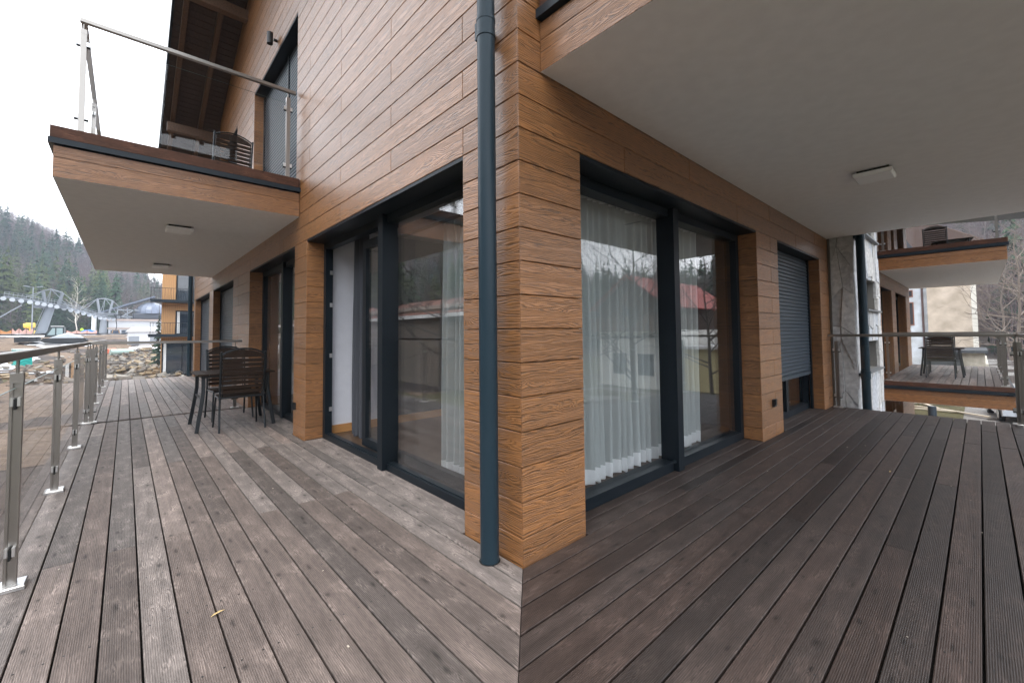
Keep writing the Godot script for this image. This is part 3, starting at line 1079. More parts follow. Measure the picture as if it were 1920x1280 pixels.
# ------------------------------------------------------------------ furniture
func make_chair(label: String, at: Vector3, turn: float, group: String) -> Node3D:
	var t := thing("garden_chair", label, "chair", at, turn, group)
	var st: SurfaceTool
	for s in [-1.0, 1.0]:
		st = mk()
		tube(st, [Vector3(s * 0.262, 0, 0.275), Vector3(s * 0.256, 0.25, 0.225), Vector3(s * 0.252, 0.43, 0.205), Vector3(s * 0.252, 0.6, 0.215), Vector3(s * 0.252, 1.045, 0.285)], 0.0125, 10)
		put("leg", st, M.chair_steel, t)
		st = mk()
		tube(st, [Vector3(s * 0.262, 0, -0.26), Vector3(s * 0.25, 0.25, -0.225), Vector3(s * 0.24, 0.425, -0.215)], 0.0115, 10)
		put("leg", st, M.chair_steel, t)
	st = mk()
	for s in [-1.0, 1.0]:
		tube(st, [Vector3(s * 0.243, 0.425, -0.22), Vector3(s * 0.25, 0.425, 0.205)], 0.011, 8)
		tube(st, [Vector3(s * 0.225, 0.46, 0.212), Vector3(s * 0.225, 1.0, 0.277)], 0.007, 6)
		for k in 9:
			var y := 0.5 + k * 0.056
			tube(st, [Vector3(s * 0.252, y, 0.207 + (y - 0.43) * 0.13), Vector3(s * 0.225, y, 0.207 + (y - 0.43) * 0.13)], 0.004, 5)
	tube(st, [Vector3(-0.243, 0.425, -0.22), Vector3(0.243, 0.425, -0.22)], 0.011, 8)
	tube(st, [Vector3(-0.252, 0.44, 0.208), Vector3(0.252, 0.44, 0.208)], 0.012, 8)
	put("seat_frame", st, M.chair_steel, t)
	st = mk()
	var arch := []
	for k in 13:
		var a := -1.0 + k / 6.0
		arch.append(Vector3(a * 0.252, 1.01 + 0.075 * (1.0 - a * a), 0.283 + 0.006 * (1.0 - a * a)))
	tube(st, arch, 0.011, 8)
	put("top_rail", st, M.chair_steel, t)
	st = mk()
	var crest := PackedVector2Array([Vector2(-0.235, 0.0), Vector2(0.235, 0.0)])
	for k in 9:
		var a := 1.0 - k / 4.0
		crest.append(Vector2(a * 0.235, 0.035 + 0.068 * (1.0 - a * a)))
	prism(st, crest, Vector3(0, 0.966, 0.278), Vector3.RIGHT, Vector3(0, 0.991, 0.131), 0.014, 0.003)
	put("crest_board", st, M.table_wood, t)
	var y := 0.492
	while y < 0.95:
		st = mk()
		prism(st, rect(-0.236, 0, 0.236, 0.046), Vector3(0, y, 0.213 + (y - 0.43) * 0.137), Vector3.RIGHT, Vector3(0, 0.991, 0.131), 0.014, 0.003)
		put("slat", st, M.table_wood, t)
		y += 0.0585
	for k in 6:
		st = mk()
		box(st, Vector3(0, 0.445, -0.19 + k * 0.073), Vector3(0.49, 0.016, 0.062))
		put("seat_slat", st, M.table_wood, t)
	return t

func make_table(label: String, at: Vector3, turn: float) -> Node3D:
	var t := thing("garden_table", label, "table", at, turn, "slatted garden tables")
	var st: SurfaceTool
	for k in 7:
		st = mk()
		box(st, Vector3(-0.39 + k * 0.13, 0.742, 0), Vector3(0.121, 0.02, 0.86))
		put("slat", st, M.table_wood, t)
	st = mk()
	for s in [-1.0, 1.0]:
		bar(st, Vector3(-0.40, 0.715, s * 0.34), Vector3(0.40, 0.715, s * 0.34), 0.03, 0.034)
		bar(st, Vector3(s * 0.385, 0.715, -0.325), Vector3(s * 0.385, 0.715, 0.325), 0.03, 0.034)
	put("frame", st, M.iron, t)
	for sx in [-1.0, 1.0]:
		for sz in [-1.0, 1.0]:
			st = mk()
			var p := [Vector3(sx * 0.375, 0.70, sz * 0.335), Vector3(sx * 0.375, 0.52, sz * 0.345), Vector3(sx * 0.392, 0.38, sz * 0.36), Vector3(sx * 0.445, 0.0, sz * 0.40)]
			for i in 3: bar(st, p[i], p[i + 1] + (p[i + 1] - p[i]).normalized() * (0.008 if i < 2 else 0.0), 0.042, 0.042, Vector3(0, 0, 1), 0.005)
			put("leg", st, M.iron, t)
	st = mk()
	for sx in [-1.0, 1.0]: bar(st, Vector3(sx * 0.385, 0.42, -0.345), Vector3(sx * 0.385, 0.42, 0.345), 0.02, 0.02)
	put("stretcher", st, M.iron, t)
	return t

func build_furniture() -> void:
	make_table("slatted dark wood garden table on bent legs standing before the glazed terrace door", Vector3(-0.46, 0, -5.55), 0.0)
	var c := make_chair("slatted garden chair with its back to us, pushed up to the long grey deck's table", Vector3(-0.43, 0, -5.2), 0.0, "slatted garden chairs")
	dup(c, Vector3(-0.40, 0, -6.15), PI + 0.05, "slatted garden chair facing us, on the far side of the long grey deck's table")
	dup(c, Vector3(-0.476, 3.238, -6.12), 0.12, "slatted garden chair on the upper balcony seen through its glass railing")
	make_table("low dark slatted table beside the chair on the upper balcony", Vector3(-0.75, 3.238, -7.4), 0.2)
	var leaf := mk()
	var lp := [Vector3(-0.045, 0.003, 0), Vector3(-0.015, 0.012, 0.011), Vector3(0.03, 0.008, 0.006), Vector3(0.055, 0.004, 0), Vector3(0.02, 0.012, -0.009), Vector3(-0.02, 0.01, -0.01)]
	for i in range(1, 5): tri(leaf, lp[0], lp[i], lp[i + 1], Vector3.UP)
	var lm := mat(196, 170, 120, 0.7)
	var lo := put("dry_leaf", leaf, lm)
	tag(lo, "pale yellow dry leaf lying on the grey deck boards in front of the railing", "leaf")
	lo.position = Vector3(-1.275, 0.001, -0.66)
	lo.rotation.y = 0.35
	lo.scale = Vector3.ONE * 0.62
	var l2 := put("dry_leaf", leaf, lm)
	tag(l2, "small dry leaf caught in a gap between the dark deck boards", "leaf")
	l2.position = Vector3(3.4, 0.001, 1.12)
	l2.scale = Vector3.ONE * 0.6
# ------------------------------------------------------------------ terrain
func sstep(a: float, b: float, x: float) -> float:
	var t := clampf((x - a) / (b - a), 0.0, 1.0)
	return t * t * (3.0 - 2.0 * t)

var hill_noise: FastNoiseLite

func ground(x: float, z: float) -> float:
	var west := sstep(9.0, 2.0, x)
	var y := lerpf(-3.0, -2.3, west)
	y += (3.2 * west + 0.8) * sstep(60.0, 125.0, -z) * sstep(60.0, 20.0, x)
	var r := sqrt(x * x + z * z)
	if r > 70.0:
		var wn := pow(maxf(0.0, -z / r), 4.0)
		var wp := pow(maxf(0.0, x / r), 4.0)
		var ws := pow(maxf(0.0, z / r), 4.0)
		var ww := pow(maxf(0.0, -x / r), 4.0)
		var tot := wn + wp + ws + ww
		var start := (182.0 * wn + 92.0 * wp + 80.0 * ws + 66.0 * ww) / tot
		var amp := (clampf(33.0 - 0.50 * x, 10.0, 75.0) * wn + lerpf(92.0, 22.0, sstep(0.12, 0.42, z / r)) * wp + 34.0 * ws + 95.0 * ww) / tot
		var t := sstep(start, start + 190.0, r)
		y += amp * t * (1.0 + 0.13 * hill_noise.get_noise_2d(x, z)) + 2.0 * hill_noise.get_noise_2d(x * 3.0, z * 3.0) * t
	if r > 24.0: y += 0.22 * hill_noise.get_noise_2d(x * 8.0, z * 8.0)
	return y

# a patch of ground laid over the terrain
func patch(x0: float, z0: float, x1: float, z1: float, nx: int, nz: int, lift: float, inside = null) -> SurfaceTool:
	var st := mk()
	var P := []
	for j in nz + 1:
		for i in nx + 1:
			var x := lerpf(x0, x1, float(i) / nx)
			var z := lerpf(z0, z1, float(j) / nz)
			P.append(Vector3(x, ground(x, z) + lift, z))
	for j in nz:
		for i in nx:
			var a: Vector3 = P[j * (nx + 1) + i]
			var b: Vector3 = P[j * (nx + 1) + i + 1]
			var c: Vector3 = P[(j + 1) * (nx + 1) + i + 1]
			var d: Vector3 = P[(j + 1) * (nx + 1) + i]
			if inside != null and not inside.call((a + c) * 0.5): continue
			for f in [[a, b, c], [a, c, d]]:
				var n: Vector3 = (f[2] - f[0]).cross(f[1] - f[0])
				if n.y < 0: f = [f[0], f[2], f[1]]
				for v in f:
					var e := 0.8
					st.set_normal(Vector3(ground(v.x - e, v.z) - ground(v.x + e, v.z), 2.0 * e, ground(v.x, v.z - e) - ground(v.x, v.z + e)).normalized())
					st.set_uv(Vector2(v.x, v.z))
					st.add_vertex(v)
	return st

# ------------------------------------------------------------------ trees
func spruce_mesh(s: int, h: float, full: float, layers := 16) -> ArrayMesh:
	var r := RandomNumberGenerator.new()
	r.seed = s
	var st := mk()
	for l in layers:
		var t := float(l) / (layers - 1)
		var y := lerpf(0.08, 0.985, pow(t, 0.85)) * h
		var rad := full * h * (1.0 - pow(t, 1.15)) * r.randf_range(0.8, 1.1) + 0.03 * h * (1.0 - t)
		var n := int(lerpf(11, 5, t))
		for b in n:
			if r.randf() < 0.1: continue
			var a := TAU * (b + r.randf_range(-0.35, 0.35)) / n + l * 1.1
			var d := Vector3(cos(a), 0, sin(a))
			var sd := Vector3(-d.z, 0, d.x)
			var rr := rad * r.randf_range(0.65, 1.15)
			var y0 := y + r.randf_range(-0.02, 0.02) * h
			var mid := d * rr * 0.55 + Vector3.UP * (y0 - rr * 0.20)
			var tip := d * rr + Vector3.UP * (y0 - rr * r.randf_range(0.2, 0.42))
			var w := rr * r.randf_range(0.26, 0.4)
			var root := Vector3.UP * (y0 + 0.02 * h)
			var up := (d * 0.35 + Vector3.UP).normalized()
			tri(st, root, mid - sd * w - Vector3.UP * rr * 0.16, mid + Vector3.UP * 0.02 * h, (up - sd * 0.5).normalized())
			tri(st, root, mid + Vector3.UP * 0.02 * h, mid + sd * w - Vector3.UP * rr * 0.16, (up + sd * 0.5).normalized())
			tri(st, mid - sd * w * 0.75 - Vector3.UP * rr * 0.1, tip, mid + Vector3.UP * 0.02 * h, (up - sd * 0.3).normalized())
			tri(st, mid + sd * w * 0.75 - Vector3.UP * rr * 0.1, mid + Vector3.UP * 0.02 * h, tip, (up + sd * 0.3).normalized())
			for k in 2:
				var q := mid.lerp(tip, r.randf()) + sd * w * r.randf_range(-0.8, 0.8)
				tri(st, q, q - Vector3.UP * rr * 0.3 + sd * w * 0.25, q - Vector3.UP * rr * 0.22 - sd * w * 0.3, d)
	return st.commit()

func trunk_mesh(h: float, r0: float) -> ArrayMesh:
	var st := mk()
	tube(st, [Vector3(0, -0.5, 0), Vector3(0, h * 0.5, 0), Vector3(0, h * 0.97, 0)], [r0, r0 * 0.6, 0.02], 6, false)
	return st.commit()

func limb(st: SurfaceTool, r: RandomNumberGenerator, p: Vector3, d: Vector3, length: float, rad: float, depth: int, fork: int, droop: float) -> void:
	var pts := [p]
	var rr := [rad]
	var q := p
	var dd := d
	var segs := 3 if depth > 1 else 2
	for i in segs:
		dd = (dd + Vector3(r.randf_range(-1, 1), r.randf_range(-0.6, 1.0) - droop, r.randf_range(-1, 1)) * 0.17).normalized()
		q += dd * length / segs
		pts.append(q)
		rr.append(rad * (1.0 - 0.62 * (i + 1.0) / segs))
	tube(st, pts, rr, 5 if depth > 3 else 3, false)
	if depth <= 0: return
	for k in fork:
		var t := r.randf_range(0.35, 1.0) if k > 0 else 1.0
		var f := t * segs
		var i := mini(int(f), segs - 1)
		var at: Vector3 = pts[i].lerp(pts[i + 1], f - i)
		var side := Vector3(r.randf_range(-1, 1), r.randf_range(-0.25, 0.55), r.randf_range(-1, 1)).normalized()
		limb(st, r, at, (dd * 0.75 + side * 0.8).normalized(), length * r.randf_range(0.5, 0.78), maxf(rad * 0.5, 0.004), depth - 1, fork, droop)

func bare_mesh(s: int, h: float, r0: float, depth: int, fork: int, droop := 0.0, spread := 1.0) -> ArrayMesh:
	var r := RandomNumberGenerator.new()
	r.seed = s
	var st := mk()
	var pts := [Vector3(0, -0.4, 0)]
	var rr := [r0 * 1.2]
	var x := 0.0
	var z := 0.0
	for i in range(1, 8):
		x += r.randf_range(-0.02, 0.02) * h
		z += r.randf_range(-0.02, 0.02) * h
		pts.append(Vector3(x, h * i / 7.0, z))
		rr.append(r0 * (1.05 - i / 7.0))
	tube(st, pts, rr, 6, false)
	for i in range(2, 8):
		for k in (3 if i < 7 else 2):
			var a := r.randf() * TAU
			var d := Vector3(cos(a) * spread, r.randf_range(0.25, 0.9), sin(a) * spread).normalized()
			limb(st, r, pts[i].lerp(pts[i - 1], r.randf()), d, h * lerpf(0.34, 0.17, i / 7.0) * (0.4 + 0.6 * spread), r0 * (0.55 - 0.05 * i), depth, fork, droop)
	return st.commit()

func instances(called: String, mesh: Mesh, m: Material, list: Array, cols: Array) -> void:
	var mm := MultiMesh.new()
	mm.transform_format = MultiMesh.TRANSFORM_3D
	mm.use_colors = true
	mm.mesh = mesh
	mm.instance_count = list.size()
	for i in list.size():
		mm.set_instance_transform(i, list[i])
		mm.set_instance_color(i, cols[i])
	var o := MultiMeshInstance3D.new()
	o.name = numbered(called)
	o.multimesh = mm
	o.material_override = m
	o.set_meta("kind", "stuff")
	add_child(o)

func foliage_mat(c: Color, back := 0.0) -> StandardMaterial3D:
	var m := StandardMaterial3D.new()
	m.albedo_color = c.linear_to_srgb()
	m.roughness = 0.8
	m.metallic_specular = 0.2
	m.vertex_color_use_as_albedo = true
	if back > 0:
		m.backlight_enabled = true
		m.backlight = Color(back, back, back)
	return m

func tree_thing(called: String, label: String, at: Vector3, turn: float, crown: Mesh, cm: Material, trunk: Mesh, tm: Material, group: String, sc := 1.0) -> void:
	var t := thing(called, label, "tree", at, turn, group)
	t.scale = Vector3.ONE * sc
	var a := MeshInstance3D.new()
	a.name = "crown" if trunk else "branches"
	a.mesh = crown
	a.material_override = cm
	t.add_child(a, true)
	if trunk:
		var b := MeshInstance3D.new()
		b.name = "trunk"
		b.mesh = trunk
		b.material_override = tm
		t.add_child(b, true)

func build_landscape() -> void:
	hill_noise = FastNoiseLite.new()
	hill_noise.seed = 4
	hill_noise.frequency = 0.012
	hill_noise.fractal_octaves = 4
	var soil := noise_tex(0.02, 51, Color(0.42, 0.36, 0.31), Color(0.72, 0.66, 0.60), 512, 6)
	var clods := noise_tex(0.06, 52, Color(0, 0, 0), Color(1, 1, 1), 512, 5)
	M.soil = bumped(mat(196, 184, 170, 0.95, 0.0, soil, 0.13), clods, 10.0)
	M.snow = bumped(mat(232, 234, 238, 0.8, 0.0, noise_tex(0.03, 53, Color(0.80, 0.79, 0.78), Color(1, 1, 1)), 0.15), clods, 8.0)
	M.grass = bumped(mat(112, 108, 76, 0.95, 0.0, noise_tex(0.03, 54, Color(0.5, 0.5, 0.42), Color(0.95, 0.92, 0.8), 512, 6), 0.4), clods, 5.0)
	M.gravel = bumped(mat(176, 172, 168, 0.95, 0.0, noise_tex(0.12, 55, Color(0.5, 0.5, 0.5), Color(1, 1, 1), 512, 4), 0.7), clods, 3.0)
	M.litter = mat(80, 68, 60, 0.95, 0.0, noise_tex(0.03, 56, Color(0.5, 0.47, 0.45), Color(1, 1, 1), 512, 6), 0.06)
	structure("terrain", patch(-420, -420, 420, 420, 120, 120, 0.0), M.litter)
	structure("construction_ground", patch(-42, -135, 22, -16, 64, 80, 0.03), M.soil)
	var pn := FastNoiseLite.new()
	pn.seed = 61
	pn.frequency = 0.05
	structure("snow_strip", patch(-40, -190, 20, -128, 50, 50, 0.42, func(p): return p.z < -136 or pn.get_noise_2d(p.x, p.z) > 0.0), M.snow)
	structure("snow_patches", patch(-24, -128, 8, -60, 80, 150, 0.12, func(p): return pn.get_noise_2d(p.x * 2.2, p.z * 1.1) > 0.20), M.snow)
	structure("lawn", patch(10, -14, 90, 14, 80, 28, 0.03, func(p): return p.z < 1.1 + pn.get_noise_2d(p.x * 4.0, p.z) * 0.8), M.grass)
	structure("gravel_yard", patch(10, -1, 90, 22, 80, 46, 0.02), M.gravel)
	structure("meadow", patch(-40, 8, 60, 60, 50, 30, 0.03), M.grass)
	structure("meadow", patch(-60, -70, -3, 8, 40, 50, 0.035, func(p): return p.x < -8 and p.z > -62), M.grass)

	# woods
	var r := RandomNumberGenerator.new()
	r.seed = 91
	var sp := [spruce_mesh(1, 20.0, 0.17), spruce_mesh(2, 17.0, 0.20), spruce_mesh(3, 23.0, 0.145)]
	var br := [bare_mesh(5, 15.0, 0.16, 2, 4), bare_mesh(6, 13.0, 0.14, 2, 4), bare_mesh(7, 17.0, 0.17, 2, 4)]
	var lists := [[], [], [], [], [], []]
	var cols := [[], [], [], [], [], []]
	var zone := FastNoiseLite.new()
	zone.seed = 15
	zone.frequency = 0.013
	var put_tree := func(x: float, z: float, p_spruce: float, sc: float):
		var k := r.randi() % 3
		var c: Color
		var conif: bool = r.randf() < p_spruce
		if conif:
			var g := r.randf_range(0.7, 1.35)
			c = Color(0.026 * g, 0.044 * g * r.randf_range(0.95, 1.25), 0.026 * g)
			if z < 0.0 and z > -250.0 and r.randf() < 0.6: c = Color(0.058 * g, 0.076 * g, 0.028 * g)
		else:
			k += 3
			var g := r.randf_range(0.75, 1.3)
			c = Color(0.135 * g, 0.102 * g, 0.100 * g)
			if r.randf() < 0.08: c = Color(0.26, 0.24, 0.22)
		var s: float = r.randf_range(0.65, 1.15) * sc
		lists[k].append(Transform3D(Basis(Vector3.UP, r.randf() * TAU).scaled(Vector3(s, s * r.randf_range(0.9, 1.15), s)), Vector3(x, ground(x, z) - 0.3, z)))
		cols[k].append(c)
	# hillside past the lift: denser spruce in drifts
	for i in 3600:
		var d := sqrt(r.randf_range(0.30, 1.0)) * 345.0
		var a := r.randf_range(-0.30, 0.17)
		var x := sin(a) * d
		var z := -cos(a) * d
		if z > -184: continue
		var zn := zone.get_noise_2d(x * 1.4, z)
		var low := sstep(-238.0, -196.0, z)
		var ps := clampf(0.22 + zn * 1.0 + low * (0.75 if x < -8 else 0.15), 0.05, 0.95)
		put_tree.call(x, z, ps, 0.82)
	for i in 210:
		var z := r.randf_range(-246.0, -188.0)
		put_tree.call(r.randf_range(-52.0, -3.0) * (-z / 200.0), z, 0.93, 1.0)
	# bare wood up the slope beyond the houses
	for i in 1500:
		var d := sqrt(r.randf_range(0.09, 1.0)) * 300.0
		var a := r.randf_range(-0.2, 0.14)
		put_tree.call(cos(a) * d, sin(a) * d + 2.0, 0.02, 0.95)
	# hills across the valley, seen in the panes
	for i in 1700:
		var d := sqrt(r.randf_range(0.10, 1.0)) * 290.0
		var a := r.randf_range(0.18, 1.15)
		var x := cos(a) * d
		var z := sin(a) * d
		put_tree.call(x, z, clampf(0.3 + zone.get_noise_2d(x, z), 0.05, 0.8), 0.95)
	for i in 1500:
		var d := sqrt(r.randf_range(0.07, 1.0)) * 260.0
		var a := r.randf_range(-1.32, 0.15)
		var x := -cos(a) * d
		var z := sin(a) * d
		put_tree.call(x, z, clampf(0.5 + zone.get_noise_2d(x, z), 0.1, 0.85), 0.95)
	var fm := foliage_mat(Color(1, 1, 1))
	var kinds := ["spruce_wood", "spruce_wood", "spruce_wood", "bare_wood", "bare_wood", "bare_wood"]
	for k in 6: instances(kinds[k], sp[k] if k < 3 else br[k - 3], fm, lists[k], cols[k])

	# trees one can tell apart
	var dark := foliage_mat(Color(0.030, 0.052, 0.034))
	var mid := foliage_mat(Color(0.052, 0.070, 0.030))
	var bark := mat(92, 80, 70, 0.9)
	var tr := trunk_mesh(20.0, 0.24)
	var row := [[-41, -196, 0, 1.15, 1, "broad mid green spruce at the wood's edge above the orange netting"], [-33, -204, 2, 1.2, 0, "tall dark spruce behind the light mast"], [-27.5, -193, 1, 0.95, 1, "yellowish green spruce left of the leaning lift pylon"], [-22, -201, 0, 1.0, 1, "full spruce rising behind the arms of the leaning lift pylon"], [-16.5, -208, 2, 1.2, 0, "slim blue green spruce, tallest of those behind the lift"], [-12.5, -198, 1, 0.75, 1, "short green spruce right of the leaning pylon's column"], [-7.5, -206, 0, 0.8, 0, "dark spruce between the two lift pylons, behind the birch"], [-0.5, -196, 2, 0.72, 0, "dark narrow spruce above the station's domed roof"], [4.5, -210, 1, 0.8, 0, "dark spruce beside the timber house's upper balcony"], [-36, -230, 2, 1.1, 0, "dark spruce on the slope above the light mast"], [-20, -300, 2, 1.15, 0, "lone tall spruce with an open top on the ridge line"]]
	for e in row:
		tree_thing("spruce_tree", e[5], Vector3(e[0], ground(e[0], e[1]) - 0.3, e[1]), e[0], sp[e[2]], mid if e[4] else dark, tr, bark, "spruces at the edge of the wood", e[3] * 0.9)
	var white_bark := mat(206, 198, 186, 0.8)
	tree_thing("birch_tree", "slender pale birch with bare branches standing between the lift pylons", Vector3(-12.4, ground(-12.4, -178), -178), 0.6, bare_mesh(31, 15.5, 0.15, 2, 3, 0.0, 0.42), white_bark, null, null, "")
	tree_thing("fir_tree", "bushy dark green fir pressed against the timber house below its balcony", Vector3(1.2, ground(1.2, -62) - 0.5, -62), 0.0, spruce_mesh(8, 7.2, 0.11), dark, trunk_mesh(8.0, 0.12), bark, "")
	var pale := mat(118, 106, 96, 0.9)
	var b2 := [bare_mesh(41, 13.0, 0.16, 3, 3), bare_mesh(42, 10.0, 0.12, 3, 3), bare_mesh(43, 14.0, 0.2, 3, 3)]
	var bl := [[54, 3.9, 0, "bare tree with a leaning trunk just beyond the beige house's corner"], [63, 5.0, 2, "tall bare tree with pale upright branches beside the road"], [47, 5.2, 1, "thin bare tree with spreading twigs near the railing post"], [72, 6.0, 0, "bare tree at the foot of the brown slope behind the road"], [84, 4.4, 2, "bare grey tree farthest along the road"]]
	for e in bl:
		tree_thing("bare_tree", e[3], Vector3(e[0], ground(e[0], e[1]) - 0.1, e[1]), e[1] * 2.0, b2[e[2]], pale, null, null, "bare trees by the road", 1.0)
# ------------------------------------------------------------------ ski station and building site
func build_left_side() -> void:
	var galv := mat(120, 126, 133, 0.5, 0.3)
	var galv2 := mat(136, 141, 148, 0.5, 0.3)
	var st: SurfaceTool
	# timber house with balconies
	var T := thing("timber_house", "timber clad house with two iron railed balconies and tall glazing beyond the deck's end", "building", Vector3(0.74, -2.3, -48), -0.05)
	var pine := mat(206, 160, 108, 0.6, 0.0, noise_tex(0.05, 71, Color(0.75, 0.7, 0.65), Color(1, 1, 1)), 1.5)
	var blueglass := mat(36, 46, 56, 0.04)
	blueglass.metallic_specular = 0.9
	st = mk()
	span(st, Vector3(0.1, 0, -9), Vector3(9, 12, -0.12))
	put("core", st, M.void, T)
	st = mk()
	span(st, Vector3(0.0, 0, -9), Vector3(0.099, 12, -0.121))
	put("side_boarding", st, pine, T)
	var k := 0
	for e in [[0.0, 1.0, 3.4, 12.0], [1.0, 3.8, 5.95, 6.6], [1.0, 3.8, 3.4, 3.75], [3.1, 5.0, 0.0, 3.05], [0.0, 3.8, 3.05, 3.4], [2.6, 4.4, 0.3, 0.5]]:
		if k == 5: break
		var x: float = e[0]
		while x < e[1] - 0.01:
			st = mk()
			prism(st, rect(x + 0.004, e[2], minf(x + 0.135, e[1]) - 0.004, e[3]), Vector3(0, 0, 0), Vector3.RIGHT, Vector3.UP, 0.1, 0.004)
			put("plank", st, pine, T)
			x += 0.135
		k += 1
	for e in [[1.05, 3.78, 6.62, 9.3, 2.3], [1.0, 3.78, 3.78, 5.92, 2.4], [0.08, 3.08, 0.1, 3.02, 1.55]]:
		var w := group_node("window", T)
		st = mk()
		frame_bars(st, Vector3(0, 0, 0.02), Vector3.RIGHT, Vector3(0, 0, 1), e[0], e[1], e[2], e[3], 0.07, 0.1)
		span(st, Vector3(e[4] - 0.03, e[2], -0.05), Vector3(e[4] + 0.03, e[3], 0.015))
		put("frame", st, M.frame, w)
		st = mk()
		quad(st, Vector3(e[0], e[2], -0.06), Vector3(e[1], e[2], -0.06), Vector3(e[1], e[3], -0.06), Vector3(e[0], e[3], -0.06), Vector3(0, 0, 1))
		put("pane", st, blueglass, w)
		if e[2] < 5:
			st = mk()
			for i in 7: span(st, Vector3(e[0] + 0.12 + i * 0.05 + (1.5 if i > 3 else 0.0), e[2] + 0.05, -0.055), Vector3(e[0] + 0.16 + i * 0.05 + (1.5 if i > 3 else 0.0), e[3] - 0.08, -0.045))
			put("curtain", st, M.white, w)
	for y in [3.55, 6.62]:
		var b := group_node("balcony", T)
		st = mk()
		span(st, Vector3(-0.75 - (0.1 if y < 5 else 0.0), y - 0.02, 0.05), Vector3(3.9, y + 0.1, 1.35))
		span(st, Vector3(-0.78 - (0.1 if y < 5 else 0.0), y + 0.1, 1.30), Vector3(3.9, y + 0.24, 1.38))
		put("slab", st, M.trim, b)
		st = mk()
		for x in range(0, 36): bar(st, Vector3(-0.72 + x * 0.128, y + 0.2, 1.33), Vector3(-0.72 + x * 0.128 + 0.05 * sin(x * 2.1), y + 1.22, 1.33), 0.016, 0.016)
		for z in range(0, 10): bar(st, Vector3(-0.74, y + 0.2, 0.1 + z * 0.13), Vector3(-0.74, y + 1.22, 0.1 + z * 0.13), 0.02, 0.02)
		bar(st, Vector3(-0.76, y + 1.24, 1.33), Vector3(3.9, y + 1.24, 1.33), 0.03, 0.04)
		bar(st, Vector3(-0.74, y + 1.24, 0.1), Vector3(-0.74, y + 1.24, 1.36), 0.03, 0.04)
		stuff(put("balusters", st, M.iron, b))
	# cable car pylons
	pylon("leaning grey lift pylon with a long train of sheave wheels, left of the birch", Vector3(-16.4, 0.4, -141.7), Vector3(1.9, 8.0, 0), [Vector3(0.6, 11.6, 0), Vector3(2.0, 11.9, 1.6), Vector3(3.7, 11.3, 0)], galv, false)
	pylon("upright twin column lift pylon nearest the station", Vector3(-6.7, 0.2, -171.7), Vector3(0.3, 7.8, 0), [Vector3(-1.3, 12.3, 0), Vector3(0.4, 12.4, 1.6), Vector3(2.0, 11.9, 0)], galv2, true)
	var c := thing("sheave_train", "long curved steel sheave train with a row of white wheels carried by both pylons", "lift machinery", Vector3(-21.4, 10.3, -140.5))
	var line := [Vector3(0, 0, 0), Vector3(4.5, -0.75, 0), Vector3(8.0, -1.55, 0), Vector3(11.4, -2.5, -8.0), Vector3(14.6, -3.4, -18.0), Vector3(17.5, -3.35, -31), Vector3(20.6, -2.9, -42)]
	st = mk()
	for i in line.size() - 1:
		var a: Vector3 = line[i]
		var b: Vector3 = line[i + 1]
		bar(st, a, b, 0.35, 0.5)
		bar(st, a + Vector3(0, 0.75, -1.0), b + Vector3(0, 0.75, -1.0), 0.12, 0.14)
		bar(st, a + Vector3(0, 1.2, -1.0), b + Vector3(0, 1.2, -1.0), 0.06, 0.06)
		for q in 7:
			var p := a.lerp(b, q / 7.0)
			bar(st, p + Vector3(0, 0.1, -0.1), p + Vector3(0, 1.2, -1.0), 0.05, 0.05)
	put("beam", st, galv, c)
	var wm := mat(172, 177, 183, 0.5)
	for i in 22:
		var f := i / 21.0 * (line.size() - 1.02)
		var p: Vector3 = line[int(f)].lerp(line[int(f) + 1], f - int(f)) + Vector3(0, -0.42, 0.25)
		st = mk()
		tube(st, [p, p + Vector3(0, 0, 0.18)], 0.43, 12)
		tube(st, [p + Vector3(0, 0, 0.17), p + Vector3(0, 0, 0.24)], 0.16, 8)
		put("wheel", st, wm, c)
	st = mk()
	for o in [Vector3(0, -0.05, 0.3), Vector3(0, 0.6, -3.0)]:
		tube(st, [Vector3(-60, 22, 46) + o, Vector3(-20, 5.4, 14) + o, line[0] + o, line[2] + o, line[4] + o, line[6] + o, Vector3(25, -2.9, -46) + o], 0.045, 5)
	var cable := put("lift_cable", st, M.iron)
	cable.position = Vector3(-21.4, 10.3, -140.5)
	tag(cable, "pair of thin steel lift cables running over the sheave wheels", "cable")
	# gondola cabin
	var g := thing("gondola_cabin", "gondola cabin with dark windows hanging beside the upright pylon", "gondola", Vector3(-3.7, 1.15, -161.7))
	st = mk()
	prism(st, PackedVector2Array([Vector2(-0.85, 0), Vector2(0.85, 0), Vector2(1.0, 1.0), Vector2(0.7, 2.2), Vector2(-0.7, 2.2), Vector2(-1.0, 1.0)]), Vector3(0, 0, 0.9), Vector3.RIGHT, Vector3.UP, 1.8, 0.06)
	put("body", st, mat(86, 72, 60, 0.4), g)
	st = mk()
	prism(st, PackedVector2Array([Vector2(-0.62, 0.75), Vector2(0.62, 0.75), Vector2(0.5, 1.95), Vector2(-0.5, 1.95)]), Vector3(0, 0, 0.93), Vector3.RIGHT, Vector3.UP, 0.05, 0.02)
	put("window", st, mat(50, 62, 80, 0.15), g)
	st = mk()
	for s in [-1.0, 1.0]: bar(st, Vector3(s * 1.0, 0.2, 0.95), Vector3(s * 0.6, 2.1, 0.95), 0.14, 0.1)
	put("side_strips", st, mat(176, 140, 96, 0.5), g)
	st = mk()
	tube(st, [Vector3(0, 2.2, 0), Vector3(0.15, 3.4, 0), Vector3(0, 4.6, 0), Vector3(0, 6.3, 0)], 0.09, 8)
	bar(st, Vector3(-0.5, 6.3, 0), Vector3(0.5, 6.3, 0), 0.2, 0.3)
	put("hanger", st, M.iron, g)
